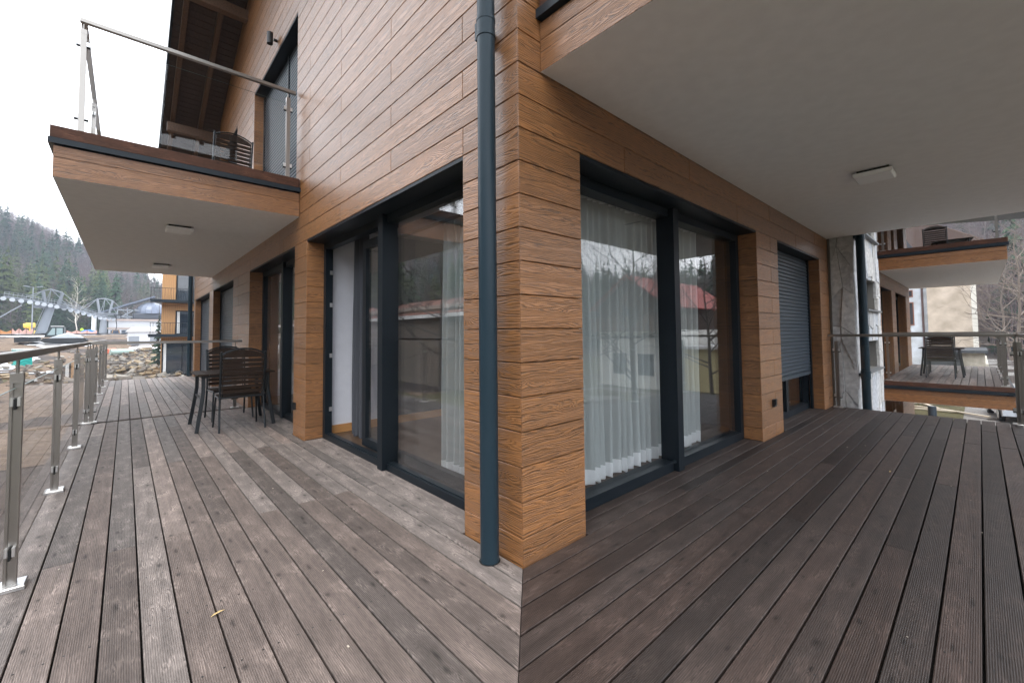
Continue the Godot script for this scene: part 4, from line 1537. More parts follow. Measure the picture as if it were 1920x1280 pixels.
	# light mast
	var lm := thing("light_mast", "tall thin floodlight mast with two lamp heads behind the leaning pylon", "lamp post", Vector3(-18.4, ground(-18.4, -151.7), -151.7))
	st = mk()
	tube(st, [Vector3(0, 0, 0), Vector3(0, 11.9, 0)], [0.16, 0.09], 8)
	put("mast", st, galv2, lm)
	for s in [-1.0, 1.0]:
		st = mk()
		bar(st, Vector3(0, 11.75, 0), Vector3(s * 0.9, 11.95, 0), 0.06, 0.06)
		box(st, Vector3(s * 1.1, 12.0, 0), Vector3(0.9, 0.16, 0.4), Basis(Vector3(0, 0, 1), s * 0.2))
		put("lamp_head", st, galv2, lm)
	st = mk()
	tube(st, [Vector3(-25.5, 3.4, -146), Vector3(-19.0, 8.6, -142)], 0.13, 8)
	tag(put("snow_lance", st, galv2), "slanting pale snow lance reaching up to the sheave train at left", "snow lance")
	# snow groomer
	var gr := thing("snow_groomer", "dark snow groomer with a pale hood and a black front blade", "snow groomer", Vector3(-9.0, ground(-9, -100.2) + 0.1, -100.2), 0.0)
	st = mk()
	prism(st, PackedVector2Array([Vector2(-2.3, 0.9), Vector2(-0.1, 0.9), Vector2(-0.1, 2.55), Vector2(-1.5, 2.6), Vector2(-2.1, 1.7)]), Vector3(0, 0, 1.2), Vector3.RIGHT, Vector3.UP, 2.4, 0.08)
	put("cab", st, mat(40, 50, 52, 0.35), gr)
	for e in [[PackedVector2Array([Vector2(-1.95, 1.25), Vector2(-1.1, 1.25), Vector2(-1.1, 2.35), Vector2(-1.4, 2.35)])], [PackedVector2Array([Vector2(-0.95, 1.25), Vector2(-0.25, 1.25), Vector2(-0.25, 2.35), Vector2(-0.95, 2.35)])]]:
		st = mk()
		prism(st, e[0], Vector3(0, 0, 1.23), Vector3.RIGHT, Vector3.UP, 0.04, 0.01)
		put("window", st, mat(150, 168, 170, 0.1), gr)
	st = mk()
	prism(st, PackedVector2Array([Vector2(-2.1, 0.55), Vector2(2.2, 0.45), Vector2(2.0, 0.9), Vector2(1.2, 1.3), Vector2(0.2, 1.55), Vector2(-0.7, 1.3)]), Vector3(0, 0, 1.3), Vector3.RIGHT, Vector3.UP, 2.6, 0.12)
	put("hood", st, mat(196, 202, 208, 0.35), gr)
	st = mk()
	for z in [-1.7, 1.7]:
		prism(st, PackedVector2Array([Vector2(-2.6, 0.3), Vector2(-2.1, 0.0), Vector2(2.2, 0.0), Vector2(2.7, 0.35), Vector2(2.4, 0.75), Vector2(-2.3, 0.75)]), Vector3(0, 0, z + 0.5), Vector3.RIGHT, Vector3.UP, 1.0, 0.05)
	stuff(put("tracks", st, M.black, gr))
	st = mk()
	box(st, Vector3(-4.1, 0.55, 0), Vector3(2.4, 0.75, 4.4), Basis(Vector3(0, 0, 1), 0.05))
	put("blade", st, M.black, gr)
	st = mk()
	bar(st, Vector3(-1.6, 2.66, 1.1), Vector3(-0.1, 2.66, 1.1), 0.2, 0.12)
	put("light_bar", st, mat(206, 206, 206, 0.4), gr)
	# snow gun
	var sg := thing("snow_gun", "yellow fan snow gun on a low base beside the orange netting", "snow gun", Vector3(-20.0, ground(-20, -161.7) + 0.5, -161.7))
	var yel := mat(226, 184, 70, 0.5)
	st = mk()
	tube(st, [Vector3(-0.9, 2.2, 0), Vector3(-0.3, 2.25, 0), Vector3(1.1, 2.35, 0)], [0.55, 0.7, 0.62], 14)
	put("fan_drum", st, yel, sg)
	st = mk()
	box(st, Vector3(0.2, 0.55, 0), Vector3(2.2, 0.9, 1.2))
	bar(st, Vector3(0.2, 0.9, 0), Vector3(0.2, 1.8, 0), 0.3, 0.3)
	put("base", st, yel, sg)
	# netting and barriers
	var net := mat(206, 142, 86, 0.8)
	net.transparency = BaseMaterial3D.TRANSPARENCY_ALPHA
	net.albedo_color.a = 0.75
	var pink := mat(206, 160, 148, 0.8)
	for e in [[-27.0, -20.9, -149.0, 1.25, net, "sagging orange safety net at the far left of the snow strip"], [-20.9, -17.6, -147.0, 1.5, pink, "faded pink safety net dropping towards the leaning pylon"], [-12.2, -6.9, -146.0, 0.9, pink, "pale pink barrier net in front of the upright pylon"]]:
		var n := thing("safety_net", e[5], "net", Vector3(e[0], ground(e[0], e[2]) + 0.35, e[2]), 0.0, "safety nets on the snow")
		st = mk()
		var w: float = e[1] - e[0]
		for i in 12:
			var x0 := w * i / 12.0
			var x1 := w * (i + 1) / 12.0
			var h0: float = e[3] * (0.75 + 0.25 * cos(i * 1.6))
			var h1: float = e[3] * (0.75 + 0.25 * cos((i + 1) * 1.6))
			quad(st, Vector3(x0, 0, 0), Vector3(x1, 0, 0), Vector3(x1, h1, 0.1), Vector3(x0, h0, 0.1), Vector3(0, 0, 1))
		put("mesh_sheet", st, e[4], n)
		for i in 4:
			st = mk()
			tube(st, [Vector3(w * i / 3.0, -0.2, 0.12), Vector3(w * i / 3.0, e[3] + 0.15, 0.12)], 0.05, 6)
			put("post", st, M.rafter, n)
	var box_o := mk()
	prism(box_o, rect(-0.9, 0, 0.9, 1.9), Vector3(0, 0, 0.8), Vector3.RIGHT, Vector3.UP, 1.6, 0.08)
	var ob := put("orange_barrier", box_o, mat(230, 134, 48, 0.6))
	ob.position = Vector3(-25.4, ground(-25.4, -150) + 0.8, -152)
	tag(ob, "orange padded barrier block at the far left edge above the netting", "barrier")
	var tarp := mk()
	prism(tarp, PackedVector2Array([Vector2(-1.7, 0), Vector2(1.7, 0), Vector2(1.2, 0.6), Vector2(0.3, 0.85), Vector2(-0.9, 0.7)]), Vector3(0, 0, 0.6), Vector3.RIGHT, Vector3.UP, 1.2, 0.15)
	var tp := put("blue_tarpaulin", tarp, mat(64, 124, 196, 0.6))
	tp.position = Vector3(-8.6, ground(-8.6, -150) + 0.7, -150)
	tag(tp, "blue tarpaulin heap on the snow left of the upright pylon", "tarpaulin")
	worker()
	# station
	var S := thing("lift_station", "low grey lift station with a domed metal roof beside the timber house", "building", Vector3(0, 0.6, -172))
	var roof_m := mat(104, 112, 128, 0.35, 0.3)
	st = mk()
	span(st, Vector3(-5.5, 0, -8), Vector3(12, 5.6, 0))
	put("wall", st, mat(196, 198, 202, 0.8), S)
	st = mk()
	span(st, Vector3(-6.0, 3.1, 0.01), Vector3(12, 3.5, 0.5))
	span(st, Vector3(-6.0, 5.6, -8), Vector3(12, 6.1, 0.8))
	put("cornice", st, mat(168, 150, 140, 0.7), S)
	for i in 5:
		st = mk()
		span(st, Vector3(-5.0 + i * 2.4, 0.6, 0.01), Vector3(-3.2 + i * 2.4, 2.7, 0.06))
		put("window", st, mat(70, 78, 88, 0.15), S)
	for i in 8:
		st = mk()
		var a0 := -0.2 + i * 0.155
		var prof := []
		for q in 9:
			var e := q / 8.0
			prof.append(Vector2(cos(e * 1.35), sin(e * 1.35)))
		for q in 8:
			var P := func(aa: float, pp: Vector2): return Vector3(4.2 + sin((aa - 0.42) * 2.4) * 3.9 * pp.x, 7.9 + 3.6 * pp.y, -2.0 + cos((aa - 0.42) * 2.4) * 3.4 * pp.x)
			var A: Vector3 = P.call(a0, prof[q])
			var B: Vector3 = P.call(a0 + 0.15, prof[q])
			var C: Vector3 = P.call(a0 + 0.15, prof[q + 1])
			var D: Vector3 = P.call(a0, prof[q + 1])
			quad(st, A, B, C, D, (A + C - Vector3(8.4, 15, -4)).normalized())
		put("dome_panel", st, roof_m, S)
	st = mk()
	prism(st, rect(-0.2, 6.2, 8.6, 7.9), Vector3(0, 0, 1.0), Vector3.RIGHT, Vector3.UP, 6.0, 0.3)
	put("dome_base", st, mat(54, 58, 66, 0.5), S)
	st = mk()
	bar(st, Vector3(-8.5, 7.6, -6), Vector3(5.0, 13.4, -6), 9.0, 0.4, Vector3(-0.39, 0.92, 0))
	put("roof", st, roof_m, S)
	st = mk()
	for e in [[Vector3(-3.6, 6.2, 0.6), Vector3(0.6, 9.2, 0.6)], [Vector3(-3.6, 8.8, 0.6), Vector3(1.2, 8.8, 0.6)], [Vector3(-3.6, 6.2, 0.6), Vector3(-3.6, 9.4, 0.6)], [Vector3(-1.4, 6.2, 0.6), Vector3(-1.4, 9.4, 0.6)], [Vector3(-3.6, 6.8, 0.6), Vector3(0.6, 6.8, 0.6)]]:
		bar(st, e[0], e[1], 0.25, 0.25)
	put("gantry", st, galv2, S)
	# white kiosk
	var K := thing("white_kiosk", "long white cabin with a snowy flat roof at the edge of the building site", "cabin", Vector3(-1.4, ground(-1, -95) - 0.3, -95))
	st = mk()
	span(st, Vector3(0, 0, -3), Vector3(5.5, 2.5, 0))
	put("wall", st, mat(222, 224, 228, 0.7), K)
	st = mk()
	prism(st, PackedVector2Array([Vector2(-0.3, 2.5), Vector2(5.8, 2.5), Vector2(5.8, 2.85), Vector2(4.6, 3.3), Vector2(0.6, 3.35)]), Vector3(0, 0, 0.4), Vector3.RIGHT, Vector3.UP, 3.6, 0.05)
	put("roof", st, mat(236, 238, 242, 0.6), K)
	for e in [[0.15, 1.5], [2.9, 4.1]]:
		st = mk()
		span(st, Vector3(e[0], 0.15, 0.005), Vector3(e[1], 1.75, 0.03))
		put("panel", st, mat(150, 156, 164, 0.5), K)
	# portable toilet
	var pt := thing("portable_toilet", "teal plastic portable toilet with chevron panels standing on the muddy site", "toilet", Vector3(-10.2, ground(-10.2, -71) - 0.35, -71), 0.45)
	var teal := mat(44, 176, 166, 0.45)
	st = mk()
	prism(st, rect(-0.62, 0, 0.62, 2.15), Vector3(0, 0, 0.6), Vector3.RIGHT, Vector3.UP, 1.2, 0.04)
	put("cabin", st, teal, pt)
	for i in 5:
		st = mk()
		for s in [-1.0, 1.0]: bar(st, Vector3(s * 0.5, 0.35 + i * 0.36, 0.615), Vector3(0, 0.62 + i * 0.36, 0.615), 0.03, 0.07, Vector3(0, 1, 0))
		put("chevron_rib", st, mat(30, 146, 140, 0.45), pt)
	st = mk()
	prism(st, rect(-0.66, 2.15, 0.66, 2.3), Vector3(0, 0, 0.64), Vector3.RIGHT, Vector3.UP, 1.28, 0.06)
	put("roof", st, mat(206, 220, 218, 0.5), pt)
	# rubble: one heap nobody could count
	var rr := RandomNumberGenerator.new()
	rr.seed = 17
	var cols := [mat(136, 130, 122, 0.9), mat(138, 122, 98, 0.9), mat(92, 86, 80, 0.9)]
	for q in 3:
		st = mk()
		for i in 260:
			var x := rr.randf_range(-3.0, 2.2) if i % 3 else rr.randf_range(-22, -4)
			var z := rr.randf_range(-86, -44)
			var s := rr.randf_range(0.08, 0.42)
			box(st, Vector3(x, ground(x, z) + s * 0.2 + rr.randf_range(0, 0.35), z), Vector3(s * 1.8, s * 0.5, s * 1.2), Basis.from_euler(Vector3(rr.randf_range(-0.5, 0.5), rr.randf() * TAU, rr.randf_range(-0.5, 0.5))))
		stuff(put("rubble", st, cols[q]))
	for e in [[-3.2, -84.0, 1.2, 0.36, mat(196, 104, 76, 0.6), "orange brown concrete pipe section lying by the white cabin"], [-2.0, -80.0, 0.3, 0.42, mat(156, 176, 170, 0.6), "grey green pipe bundle lying on the mud near the rubble"]]:
		st = mk()
		tube(st, [Vector3(-1.2, 0, 0), Vector3(1.2, 0, 0)], e[3], 12)
		var o := put("pipe", st, e[4])
		o.position = Vector3(e[0], ground(e[0], e[1]) + e[3], e[1])
		o.rotation.y = e[2]
		tag(o, e[5], "pipe")

func pylon(label: String, at: Vector3, lean: Vector3, tops: Array, m: Material, twin: bool) -> void:
	var p := thing("lift_pylon", label, "pylon", at, 0.0, "cable lift pylons")
	var st := mk()
	tube(st, [Vector3.ZERO, lean], [0.95, 0.72], 16)
	put("column", st, m, p)
	if twin:
		st = mk()
		tube(st, [Vector3(-1.9, 0, -2.0), Vector3(-1.9, lean.y, -2.0)], 0.55, 14)
		put("column", st, M.white, p)
	else:
		st = mk()
		for s in [-0.22, 0.22]: bar(st, Vector3(-1.15, 0.3, s), lean + Vector3(-0.95, 0, s), 0.06, 0.06)
		for i in 22: bar(st, Vector3(-1.15, 0.3, -0.22).lerp(lean + Vector3(-0.95, 0, -0.22), i / 22.0), Vector3(-1.15, 0.3, 0.22).lerp(lean + Vector3(-0.95, 0, 0.22), i / 22.0), 0.04, 0.04)
		put("ladder", st, m, p)
	st = mk()
	bar(st, lean + Vector3(-2.6, 0, 0), lean + Vector3(2.6, 0, 0), 1.0, 0.6)
	bar(st, lean + Vector3(-2.0, 0.35, 1.0), lean + Vector3(2.6, 0.35, 1.0), 0.8, 0.12)
	put("crosshead", st, m, p)
	for t in [tops[0], tops[2]]:
		st = mk()
		tube(st, [Vector3(lerpf(t.x, lean.x, 0.4), lean.y, 0), t], 0.3, 10)
		put("mast", st, m, p)
	st = mk()
	tube(st, [tops[0], tops[1], tops[2]], 0.14, 8)
	for e in [[tops[1], Vector3(lean.x - 0.9, lean.y + 0.2, 1.2)], [tops[1], Vector3(lean.x - 0.3, lean.y + 0.2, 1.4)], [tops[1], Vector3(tops[2].x + 1.4, lean.y - 0.3, 0.5)], [tops[2], Vector3(tops[2].x + 4.0, lean.y - 0.9, 0)], [tops[0], Vector3(tops[0].x - 4.4, lean.y + 0.9, 0)], [tops[0], Vector3(tops[0].x - 3.2, lean.y + 0.3, 0.8)]]:
		tube(st, [e[0], e[1]], 0.075, 6)
	put("stay_frame", st, m, p)

# a person from joints: smooth union of tapered capsules, meshed on a grid
func body_mesh(bones: Array, cell: float, k: float) -> SurfaceTool:
	var lo := Vector3(9, 9, 9)
	var hi := -lo
	for b in bones:
		for p in [b[0], b[1]]:
			lo = lo.min(p - Vector3.ONE * 0.22)
			hi = hi.max(p + Vector3.ONE * 0.22)
	var n := Vector3i(((hi - lo) / cell).ceil()) + Vector3i.ONE
	var val := PackedFloat32Array()
	val.resize(n.x * n.y * n.z)
	var f := func(p: Vector3) -> float:
		var s := 0.0
		for b in bones:
			var ab: Vector3 = b[1] - b[0]
			var t := clampf((p - b[0]).dot(ab) / maxf(ab.length_squared(), 1e-6), 0, 1)
			var d: float = p.distance_to(b[0] + ab * t) - lerpf(b[2], b[3], t)
			s += exp(-d / k)
		return -k * log(maxf(s, 1e-12))
	for z in n.z:
		for y in n.y:
			for x in n.x:
				val[(z * n.y + y) * n.x + x] = f.call(lo + Vector3(x, y, z) * cell)
	var vert := {}
	var step := [1, n.x, n.x * n.y]
	for z in n.z - 1:
		for y in n.y - 1:
			for x in n.x - 1:
				var i := (z * n.y + y) * n.x + x
				var sum := Vector3.ZERO
				var cnt := 0
				for e in [[0, 0, 0, 0], [0, 1, 0, 0], [0, 0, 1, 0], [0, 1, 1, 0], [0, 0, 0, 1], [0, 0, 0, 2]]: pass
				for c in 8:
					for ax in 3:
						if c >> ax & 1: continue
						var o := Vector3i(c & 1, c >> 1 & 1, c >> 2 & 1)
						var a: float = val[i + o.x + o.y * step[1] + o.z * step[2]]
						var b: float = val[i + o.x + o.y * step[1] + o.z * step[2] + step[ax]]
						if (a < 0) != (b < 0):
							var q := Vector3(o)
							q[ax] += a / (a - b)
							sum += q
							cnt += 1
				if cnt: vert[i] = lo + (Vector3(x, y, z) + sum / cnt) * cell
	var st := mk()
	for z in range(1, n.z - 1):
		for y in range(1, n.y - 1):
			for x in range(1, n.x - 1):
				var i := (z * n.y + y) * n.x + x
				for ax in 3:
					var a := val[i]
					var b: float = val[i + step[ax]]
					if (a < 0) == (b < 0): continue
					var u: int = step[(ax + 1) % 3]
					var v: int = step[(ax + 2) % 3]
					var q := [vert.get(i - u - v), vert.get(i - v), vert.get(i), vert.get(i - u)]
					if q.has(null): continue
					var nn := Vector3.ZERO
					nn[ax] = 1.0 if a < 0 else -1.0
					quad(st, q[0], q[1], q[2], q[3], nn)
	var am := st.commit()
	var s2 := SurfaceTool.new()
	s2.begin(Mesh.PRIMITIVE_TRIANGLES)
	var arr := am.surface_get_arrays(0)
	for v in arr[Mesh.ARRAY_VERTEX]:
		s2.set_smooth_group(0)
		s2.add_vertex(v)
	s2.index()
	s2.generate_normals()
	return s2

func worker() -> void:
	var p := thing("person", "person in a bright yellow green jacket and dark trousers standing on the snow", "person", Vector3(-10.1, ground(-10.1, -155.5) + 0.42, -155.5), 0.5)
	var b := [[Vector3(0, 1.0, 0), Vector3(0, 1.42, 0.0), 0.15, 0.17], [Vector3(0, 1.42, 0), Vector3(0, 1.55, 0.02), 0.08, 0.06], [Vector3(0, 1.63, 0.03), Vector3(0, 1.68, 0.03), 0.095, 0.10]]
	for s in [-1.0, 1.0]:
		b.append([Vector3(s * 0.09, 0.95, 0), Vector3(s * 0.11, 0.5, 0.02), 0.105, 0.075])
		b.append([Vector3(s * 0.11, 0.5, 0.02), Vector3(s * 0.12, 0.08, 0), 0.07, 0.05])
		b.append([Vector3(s * 0.12, 0.05, -0.02), Vector3(s * 0.13, 0.04, 0.16), 0.05, 0.04])
		b.append([Vector3(s * 0.2, 1.42, 0), Vector3(s * 0.27, 1.12, 0.0), 0.07, 0.055])
		b.append([Vector3(s * 0.27, 1.12, 0), Vector3(s * 0.24, 0.88, 0.12), 0.052, 0.04])
	put("body", body_mesh(b, 0.035, 0.02), mat(60, 58, 62, 0.8), p)
	var j := [[Vector3(0, 0.98, 0), Vector3(0, 1.42, 0.0), 0.185, 0.195]]
	for s in [-1.0, 1.0]:
		j.append([Vector3(s * 0.2, 1.42, 0), Vector3(s * 0.27, 1.12, 0.0), 0.088, 0.075])
		j.append([Vector3(s * 0.27, 1.12, 0), Vector3(s * 0.245, 0.93, 0.1), 0.072, 0.065])
	put("jacket", body_mesh(j, 0.035, 0.02), mat(176, 220, 60, 0.7), p)
# ------------------------------------------------------------------ the wing, houses and yard on the other side
func stones(parent: Node, o: Vector3, u: Vector3, w: float, y0: float, y1: float, holes: Array, m: Array, nx: int, rowh: float) -> void:
	var r := RandomNumberGenerator.new()
	r.seed = int(w * 1000)
	var ny := int((y1 - y0) / rowh)
	var P := {}
	for j in ny + 1:
		for i in nx + 1:
			var x := w * i / nx
			var y := lerpf(y0, y1, float(j) / ny)
			if i > 0 and i < nx: x += r.randf_range(-0.32, 0.32) * w / nx
			if j > 0 and j < ny: y += r.randf_range(-0.38, 0.38) * rowh + (rowh * 0.3 if i % 2 else 0.0)
			P[Vector2i(i, j)] = Vector2(x, y)
	for j in ny:
		for i in nx:
			var poly := PackedVector2Array([P[Vector2i(i, j)], P[Vector2i(i + 1, j)], P[Vector2i(i + 1, j + 1)], P[Vector2i(i, j + 1)]])
			var pieces := [poly]
			for h in holes:
				var nxt := []
				for q in pieces:
					for cutter in [rect(-9, -9, h[0], 99), rect(h[1], -9, 99, 99), rect(h[0], -9, h[1], h[2]), rect(h[0], h[3], h[1], 99)]:
						nxt.append_array(Geometry2D.intersect_polygons(q, cutter))
				pieces = nxt
			for q in pieces:
				if q.size() < 3: continue
				var c := Geometry2D.convex_hull(q)
				c.remove_at(c.size() - 1)
				var ins := inset(c if not Geometry2D.is_polygon_clockwise(c) else PackedVector2Array(Array(c).map(func(e): return e)), 0.0022)
				if Geometry2D.is_polygon_clockwise(ins): ins.reverse()
				var st := mk()
				prism(st, ins, o + u.cross(Vector3.UP) * r.randf_range(-0.012, 0.012), u, Vector3.UP, 0.05, 0.006, Vector2(r.randf(), r.randf()), Vector2.ONE, Vector2(r.randf_range(-0.05, 0.05), r.randf_range(-0.03, 0.03)))
				put("stone", st, m[r.randi() % m.size()], parent)

func build_right_side() -> void:
	var st: SurfaceTool
	# stone tower
	var T := thing("stone_tower", "pale grey split stone stair tower with deep square windows between the two decks", "building", Vector3(7.22, 0, 0))
	var sn := noise_tex(0.02, 81, Color(0.78, 0.78, 0.79), Color(1, 1, 1), 512, 6)
	var sh := noise_tex(0.03, 82, Color(0, 0, 0), Color(1, 1, 1), 512, 6)
	var sm := []
	for c in [[214, 216, 218], [202, 206, 211], [214, 213, 210], [198, 198, 197]]: sm.append(bumped(mat(c[0], c[1], c[2], 0.85, 0.0, sn, 0.9), sh, 0.8))
	st = mk()
	span(st, Vector3(0.03, -3.2, -3), Vector3(0.85, 9, 0.28))
	span(st, Vector3(2.30, -3.2, -3), Vector3(2.71, 9, 0.28))
	var wy := [-9.0]
	for w in [[-2.0, -1.47], [0.52, 1.04], [1.62, 2.19], [2.98, 3.55], [5.2, 5.8]]:
		span(st, Vector3(0.851, maxf(wy[-1], -3.2), -3), Vector3(2.299, w[0], 0.28))
		wy.append(w[1])
	span(st, Vector3(0.851, 5.8, -3), Vector3(2.299, 9, 0.28))
	put("core", st, mat(120, 118, 114, 0.9), T)
	var hl := []
	for w in [[-2.0, -1.47], [0.52, 1.04], [1.62, 2.19], [2.98, 3.55], [5.2, 5.8]]: hl.append([0.85, 2.30, w[0], w[1]])
	var face := group_node("stone_face", T)
	stones(face, Vector3(0, 0, 0.0), Vector3(0, 0, 1), 0.33, -3.2, 5.2, [], sm, 2, 0.55)
	face = group_node("stone_face", T)
	stones(face, Vector3(0, 0, 0.33), Vector3(1, 0, 0), 2.72, -3.2, 5.2, hl, sm, 8, 0.48)
	for w in [[0.52, 1.04], [1.62, 2.19], [2.98, 3.55]]:
		var g := group_node("window", T)
		st = mk()
		span(st, Vector3(0.80, w[0] - 0.03, -0.2), Vector3(2.36, w[0] - 0.002, 0.40))
		put("sill", st, mat(108, 110, 112, 0.6), g)
		st = mk()
		span(st, Vector3(0.86, w[0] + 0.01, -0.3), Vector3(2.29, w[1] - 0.01, -0.22))
		put("pane", st, mat(40, 48, 56, 0.08), g)
	st = mk()
	span(st, Vector3(-0.034, -0.06, 0.002), Vector3(-0.003, 6.0, 0.03))
	put("corner_strip", st, mat(88, 80, 72, 0.8), T)
	var dp := group_node("downpipe", T)
	st = mk()
	tube(st, [Vector3(0.04, -3, 0.43), Vector3(0.04, 7.5, 0.43)], 0.06, 16)
	for y in [0.46, 2.72]: tube(st, [Vector3(0.04, y, 0.43), Vector3(0.04, y + 0.13, 0.43)], 0.067, 16)
	put("pipe", st, M.pipe, dp)
	st = mk()
	for y in [0.5, 2.76]: span(st, Vector3(0.0, y, 0.345), Vector3(0.18, y + 0.05, 0.44))
	put("bracket", st, M.pipe, dp)

	# the next wing, with terrace and balcony like ours
	var W := thing("apartment_wing", "neighbouring timber clad wing with a terrace, balcony and dark doors past the stone tower", "building", Vector3(12.3, 0, 0))
	var holes := [[0.48, 2.5, -1.0, 2.38], [3.36, 6.03, -1.0, 2.38], [0.45, 2.2, 3.2, 6.0], [2.95, 3.6, 3.2, 6.0], [4.4, 6.2, 3.2, 6.0], [0.5, 1.9, -3.2, -0.75], [2.4, 4.0, -3.2, -0.75]]
	var wall := group_node("terrace_wall", W)
	clad(wall, Vector3(0, 0, 0.01), Vector3.RIGHT, Vector3.UP, -2.3, 7.14, -3.2, 5.6, holes, [1.0, 2.1], func(x, y): return false, Vector2(99, 0), 0.008)
	st = mk()
	span(st, Vector3(-2.3, -3.2, -4), Vector3(7.14, 5.6, -0.3))
	put("core", st, M.void, wall)
	for h in holes:
		st = mk()
		span(st, Vector3(h[1], maxf(h[2], -3.2), -0.3), Vector3(h[1] + 0.02, h[3], -0.01))
		put("reveal", st, M.clad, wall)
		st = mk()
		span(st, Vector3(h[0] - 0.02, maxf(h[2], -3.2), -0.3), Vector3(h[0], h[3], -0.01))
		put("reveal", st, M.clad, wall)
		var g := group_node("terrace_door", W)
		st = mk()
		frame_bars(st, Vector3(0, 0, -0.2), Vector3.RIGHT, Vector3(0, 0, 1), h[0], h[1], maxf(h[2], -3.2) if h[3] < 0 else maxf(h[2], 0.0), h[3], 0.1, 0.06)
		put("frame", st, M.frame, g)
		st = mk()
		span(st, Vector3(h[0] + 0.1, maxf(h[2], -3.2) + (0.1), -0.27), Vector3(h[1] - 0.1, h[3] - 0.1, -0.25))
		put("pane", st, mat(34, 40, 46, 0.06), g)
	st = mk()
	span(st, Vector3(7.14, -3.2, -4), Vector3(7.2, 5.6, 0.0))
	put("end_wall", st, M.clad, W)
	wing_balcony(W, 2.722, 7.2)
	wing_balcony(W, -0.486, 7.2)
	st = mk()
	var rr := []
	for k in range(17, -1, -1): rr.append(-(0.06 + BOARD * (k - 1)) if k > 0 else -0.02)
	var dn := group_node("deck_floor", W)
	deck_boards(dn, M.deck, Vector3(0, -0.002, 0), Vector3(1, 0, 0), Vector3(0, 0, -1), rr, func(k): return [2.0 + (k % 2) * 1.6, 5.3], func(v): return 0.0, 7.2, 0.011)
	var rp := group_node("roof", W)
	st = mk()
	bar(st, Vector3(3.0, 5.7, -5), Vector3(3.0, 4.9, 3.2), 9.5, 0.22, Vector3(0, 1, 0.1), 0.01)
	put("roof_covering", st, M.roof_metal, rp)
	railing("glass railing at the near end of the neighbouring terrace, before its table", Vector3(12.38, 0, 0.04), Vector3(12.38, 0, 2.1), [0.1, 1.98], Vector3(1, 0, 0), 0.0, 2.02)
	railing("glass railing along the outer edge of the neighbouring terrace", Vector3(12.4, 0, 2.05), Vector3(19.4, 0, 2.05), [0.3, 2.1, 3.9, 5.2, 6.4], Vector3(0, 0, -1), 0.0, 6.9)
	railing("glass railing at the near end of the neighbouring upper balcony", Vector3(12.38, 3.2, 0.04), Vector3(12.38, 3.2, 2.1), [0.1, 1.98], Vector3(1, 0, 0), 0.0, 2.02)
	var c0: Node3D = get_node("garden_chair")
	var t0: Node3D = get_node("garden_table")
	dup(c0, Vector3(14.0, 0, 0.98), -PI / 2, "slatted garden chair with its back to us on the neighbouring terrace")
	dup(c0, Vector3(15.5, 0, 0.95), PI / 2, "slatted garden chair facing us across the neighbouring terrace's table")
	dup(t0, Vector3(14.75, 0, 0.98), 0.0, "dark garden table between two chairs on the neighbouring terrace")
	dup(c0, Vector3(16.3, 3.2, 0.9), -PI / 2, "slatted garden chair with an arched back on the neighbouring upper balcony")
	dup(t0, Vector3(17.2, 3.2, 1.2), 0.1, "dark garden table on the neighbouring upper balcony")

	# farther wing roof seen above the upper balcony
	var fw := thing("timber_annex", "low timber annex with a dark metal roof seen above the neighbouring balcony", "building", Vector3(24, 0, -4))
	st = mk()
	span(st, Vector3(0, -3.2, -6), Vector3(9, 5.2, 1.6))
	put("wall", st, mat(158, 112, 78, 0.7), fw)
	st = mk()
	for i in 5: bar(st, Vector3(1.0 + i * 1.9, 5.25, 1.5), Vector3(1.0 + i * 1.9, 4.85, 3.4), 0.16, 0.2)
	put("rafter", st, M.rafter, fw)
	st = mk()
	bar(st, Vector3(4.5, 6.9, -4), Vector3(4.5, 5.15, 3.6), 11.0, 0.2, Vector3(0, 1, 0.2), 0.01)
	put("roof", st, M.roof_metal, fw)

	# beige house
	var B := thing("beige_house", "old beige plastered house with a whitewashed corner, small windows and a brown rain pipe", "building", Vector3(62, -3.1, 0))
	var pl := noise_tex(0.01, 84, Color(0.8, 0.79, 0.77), Color(1, 1, 1), 512, 6)
	var beige := mat(212, 197, 180, 0.9, 0.0, pl, 0.12)
	var whit := mat(214, 220, 228, 0.9, 0.0, pl, 0.12)
	st = mk()
	span(st, Vector3(0, 0, -2.02), Vector3(9, 13.2, 1.55))
	put("wall", st, beige, B)
	st = mk()
	span(st, Vector3(0.35, 0, -8.5), Vector3(9, 12.4, -2.021))
	put("wall", st, whit, B)
	st = mk()
	span(st, Vector3(-0.03, 0, 1.2), Vector3(0.5, 13.1, 1.58))
	put("quoin", st, mat(222, 218, 208, 0.9), B)
	for e in [[-3.75, -3.18, 4.9, 7.25], [-3.7, -3.2, 8.0, 8.6], [-6.2, -5.2, 4.9, 7.2]]:
		var w := group_node("window", B)
		st = mk()
		span(st, Vector3(0.33, e[2], e[0]), Vector3(0.349, e[3], e[1]))
		put("pane", st, mat(58, 60, 64, 0.1), w)
		st = mk()
		frame_bars(st, Vector3(0.30, 0, 0), Vector3(0, 0, 1), Vector3(-1, 0, 0), e[0] - 0.08, e[1] + 0.08, e[2] - 0.1, e[3] + 0.08, 0.09, 0.04)
		put("frame", st, mat(132, 86, 66, 0.7), w)
	for e in [[1.5, 2.9, 6.4, 8.3], [1.5, 2.9, 2.6, 4.9], [4.5, 5.8, 6.4, 8.3]]:
		var w := group_node("window", B)
		st = mk()
		span(st, Vector3(e[0], e[2], 1.551), Vector3(e[1], e[3], 1.57))
		put("pane", st, mat(52, 54, 58, 0.1), w)
		st = mk()
		span(st, Vector3(e[0] - 0.1, e[2] - 0.12, 1.551), Vector3(e[1] + 0.1, e[2] - 0.01, 1.66))
		put("sill", st, mat(110, 84, 70, 0.8), w)
	st = mk()
	tube(st, [Vector3(0.24, 0, -2.4), Vector3(0.24, 12.3, -2.4)], 0.09, 10)
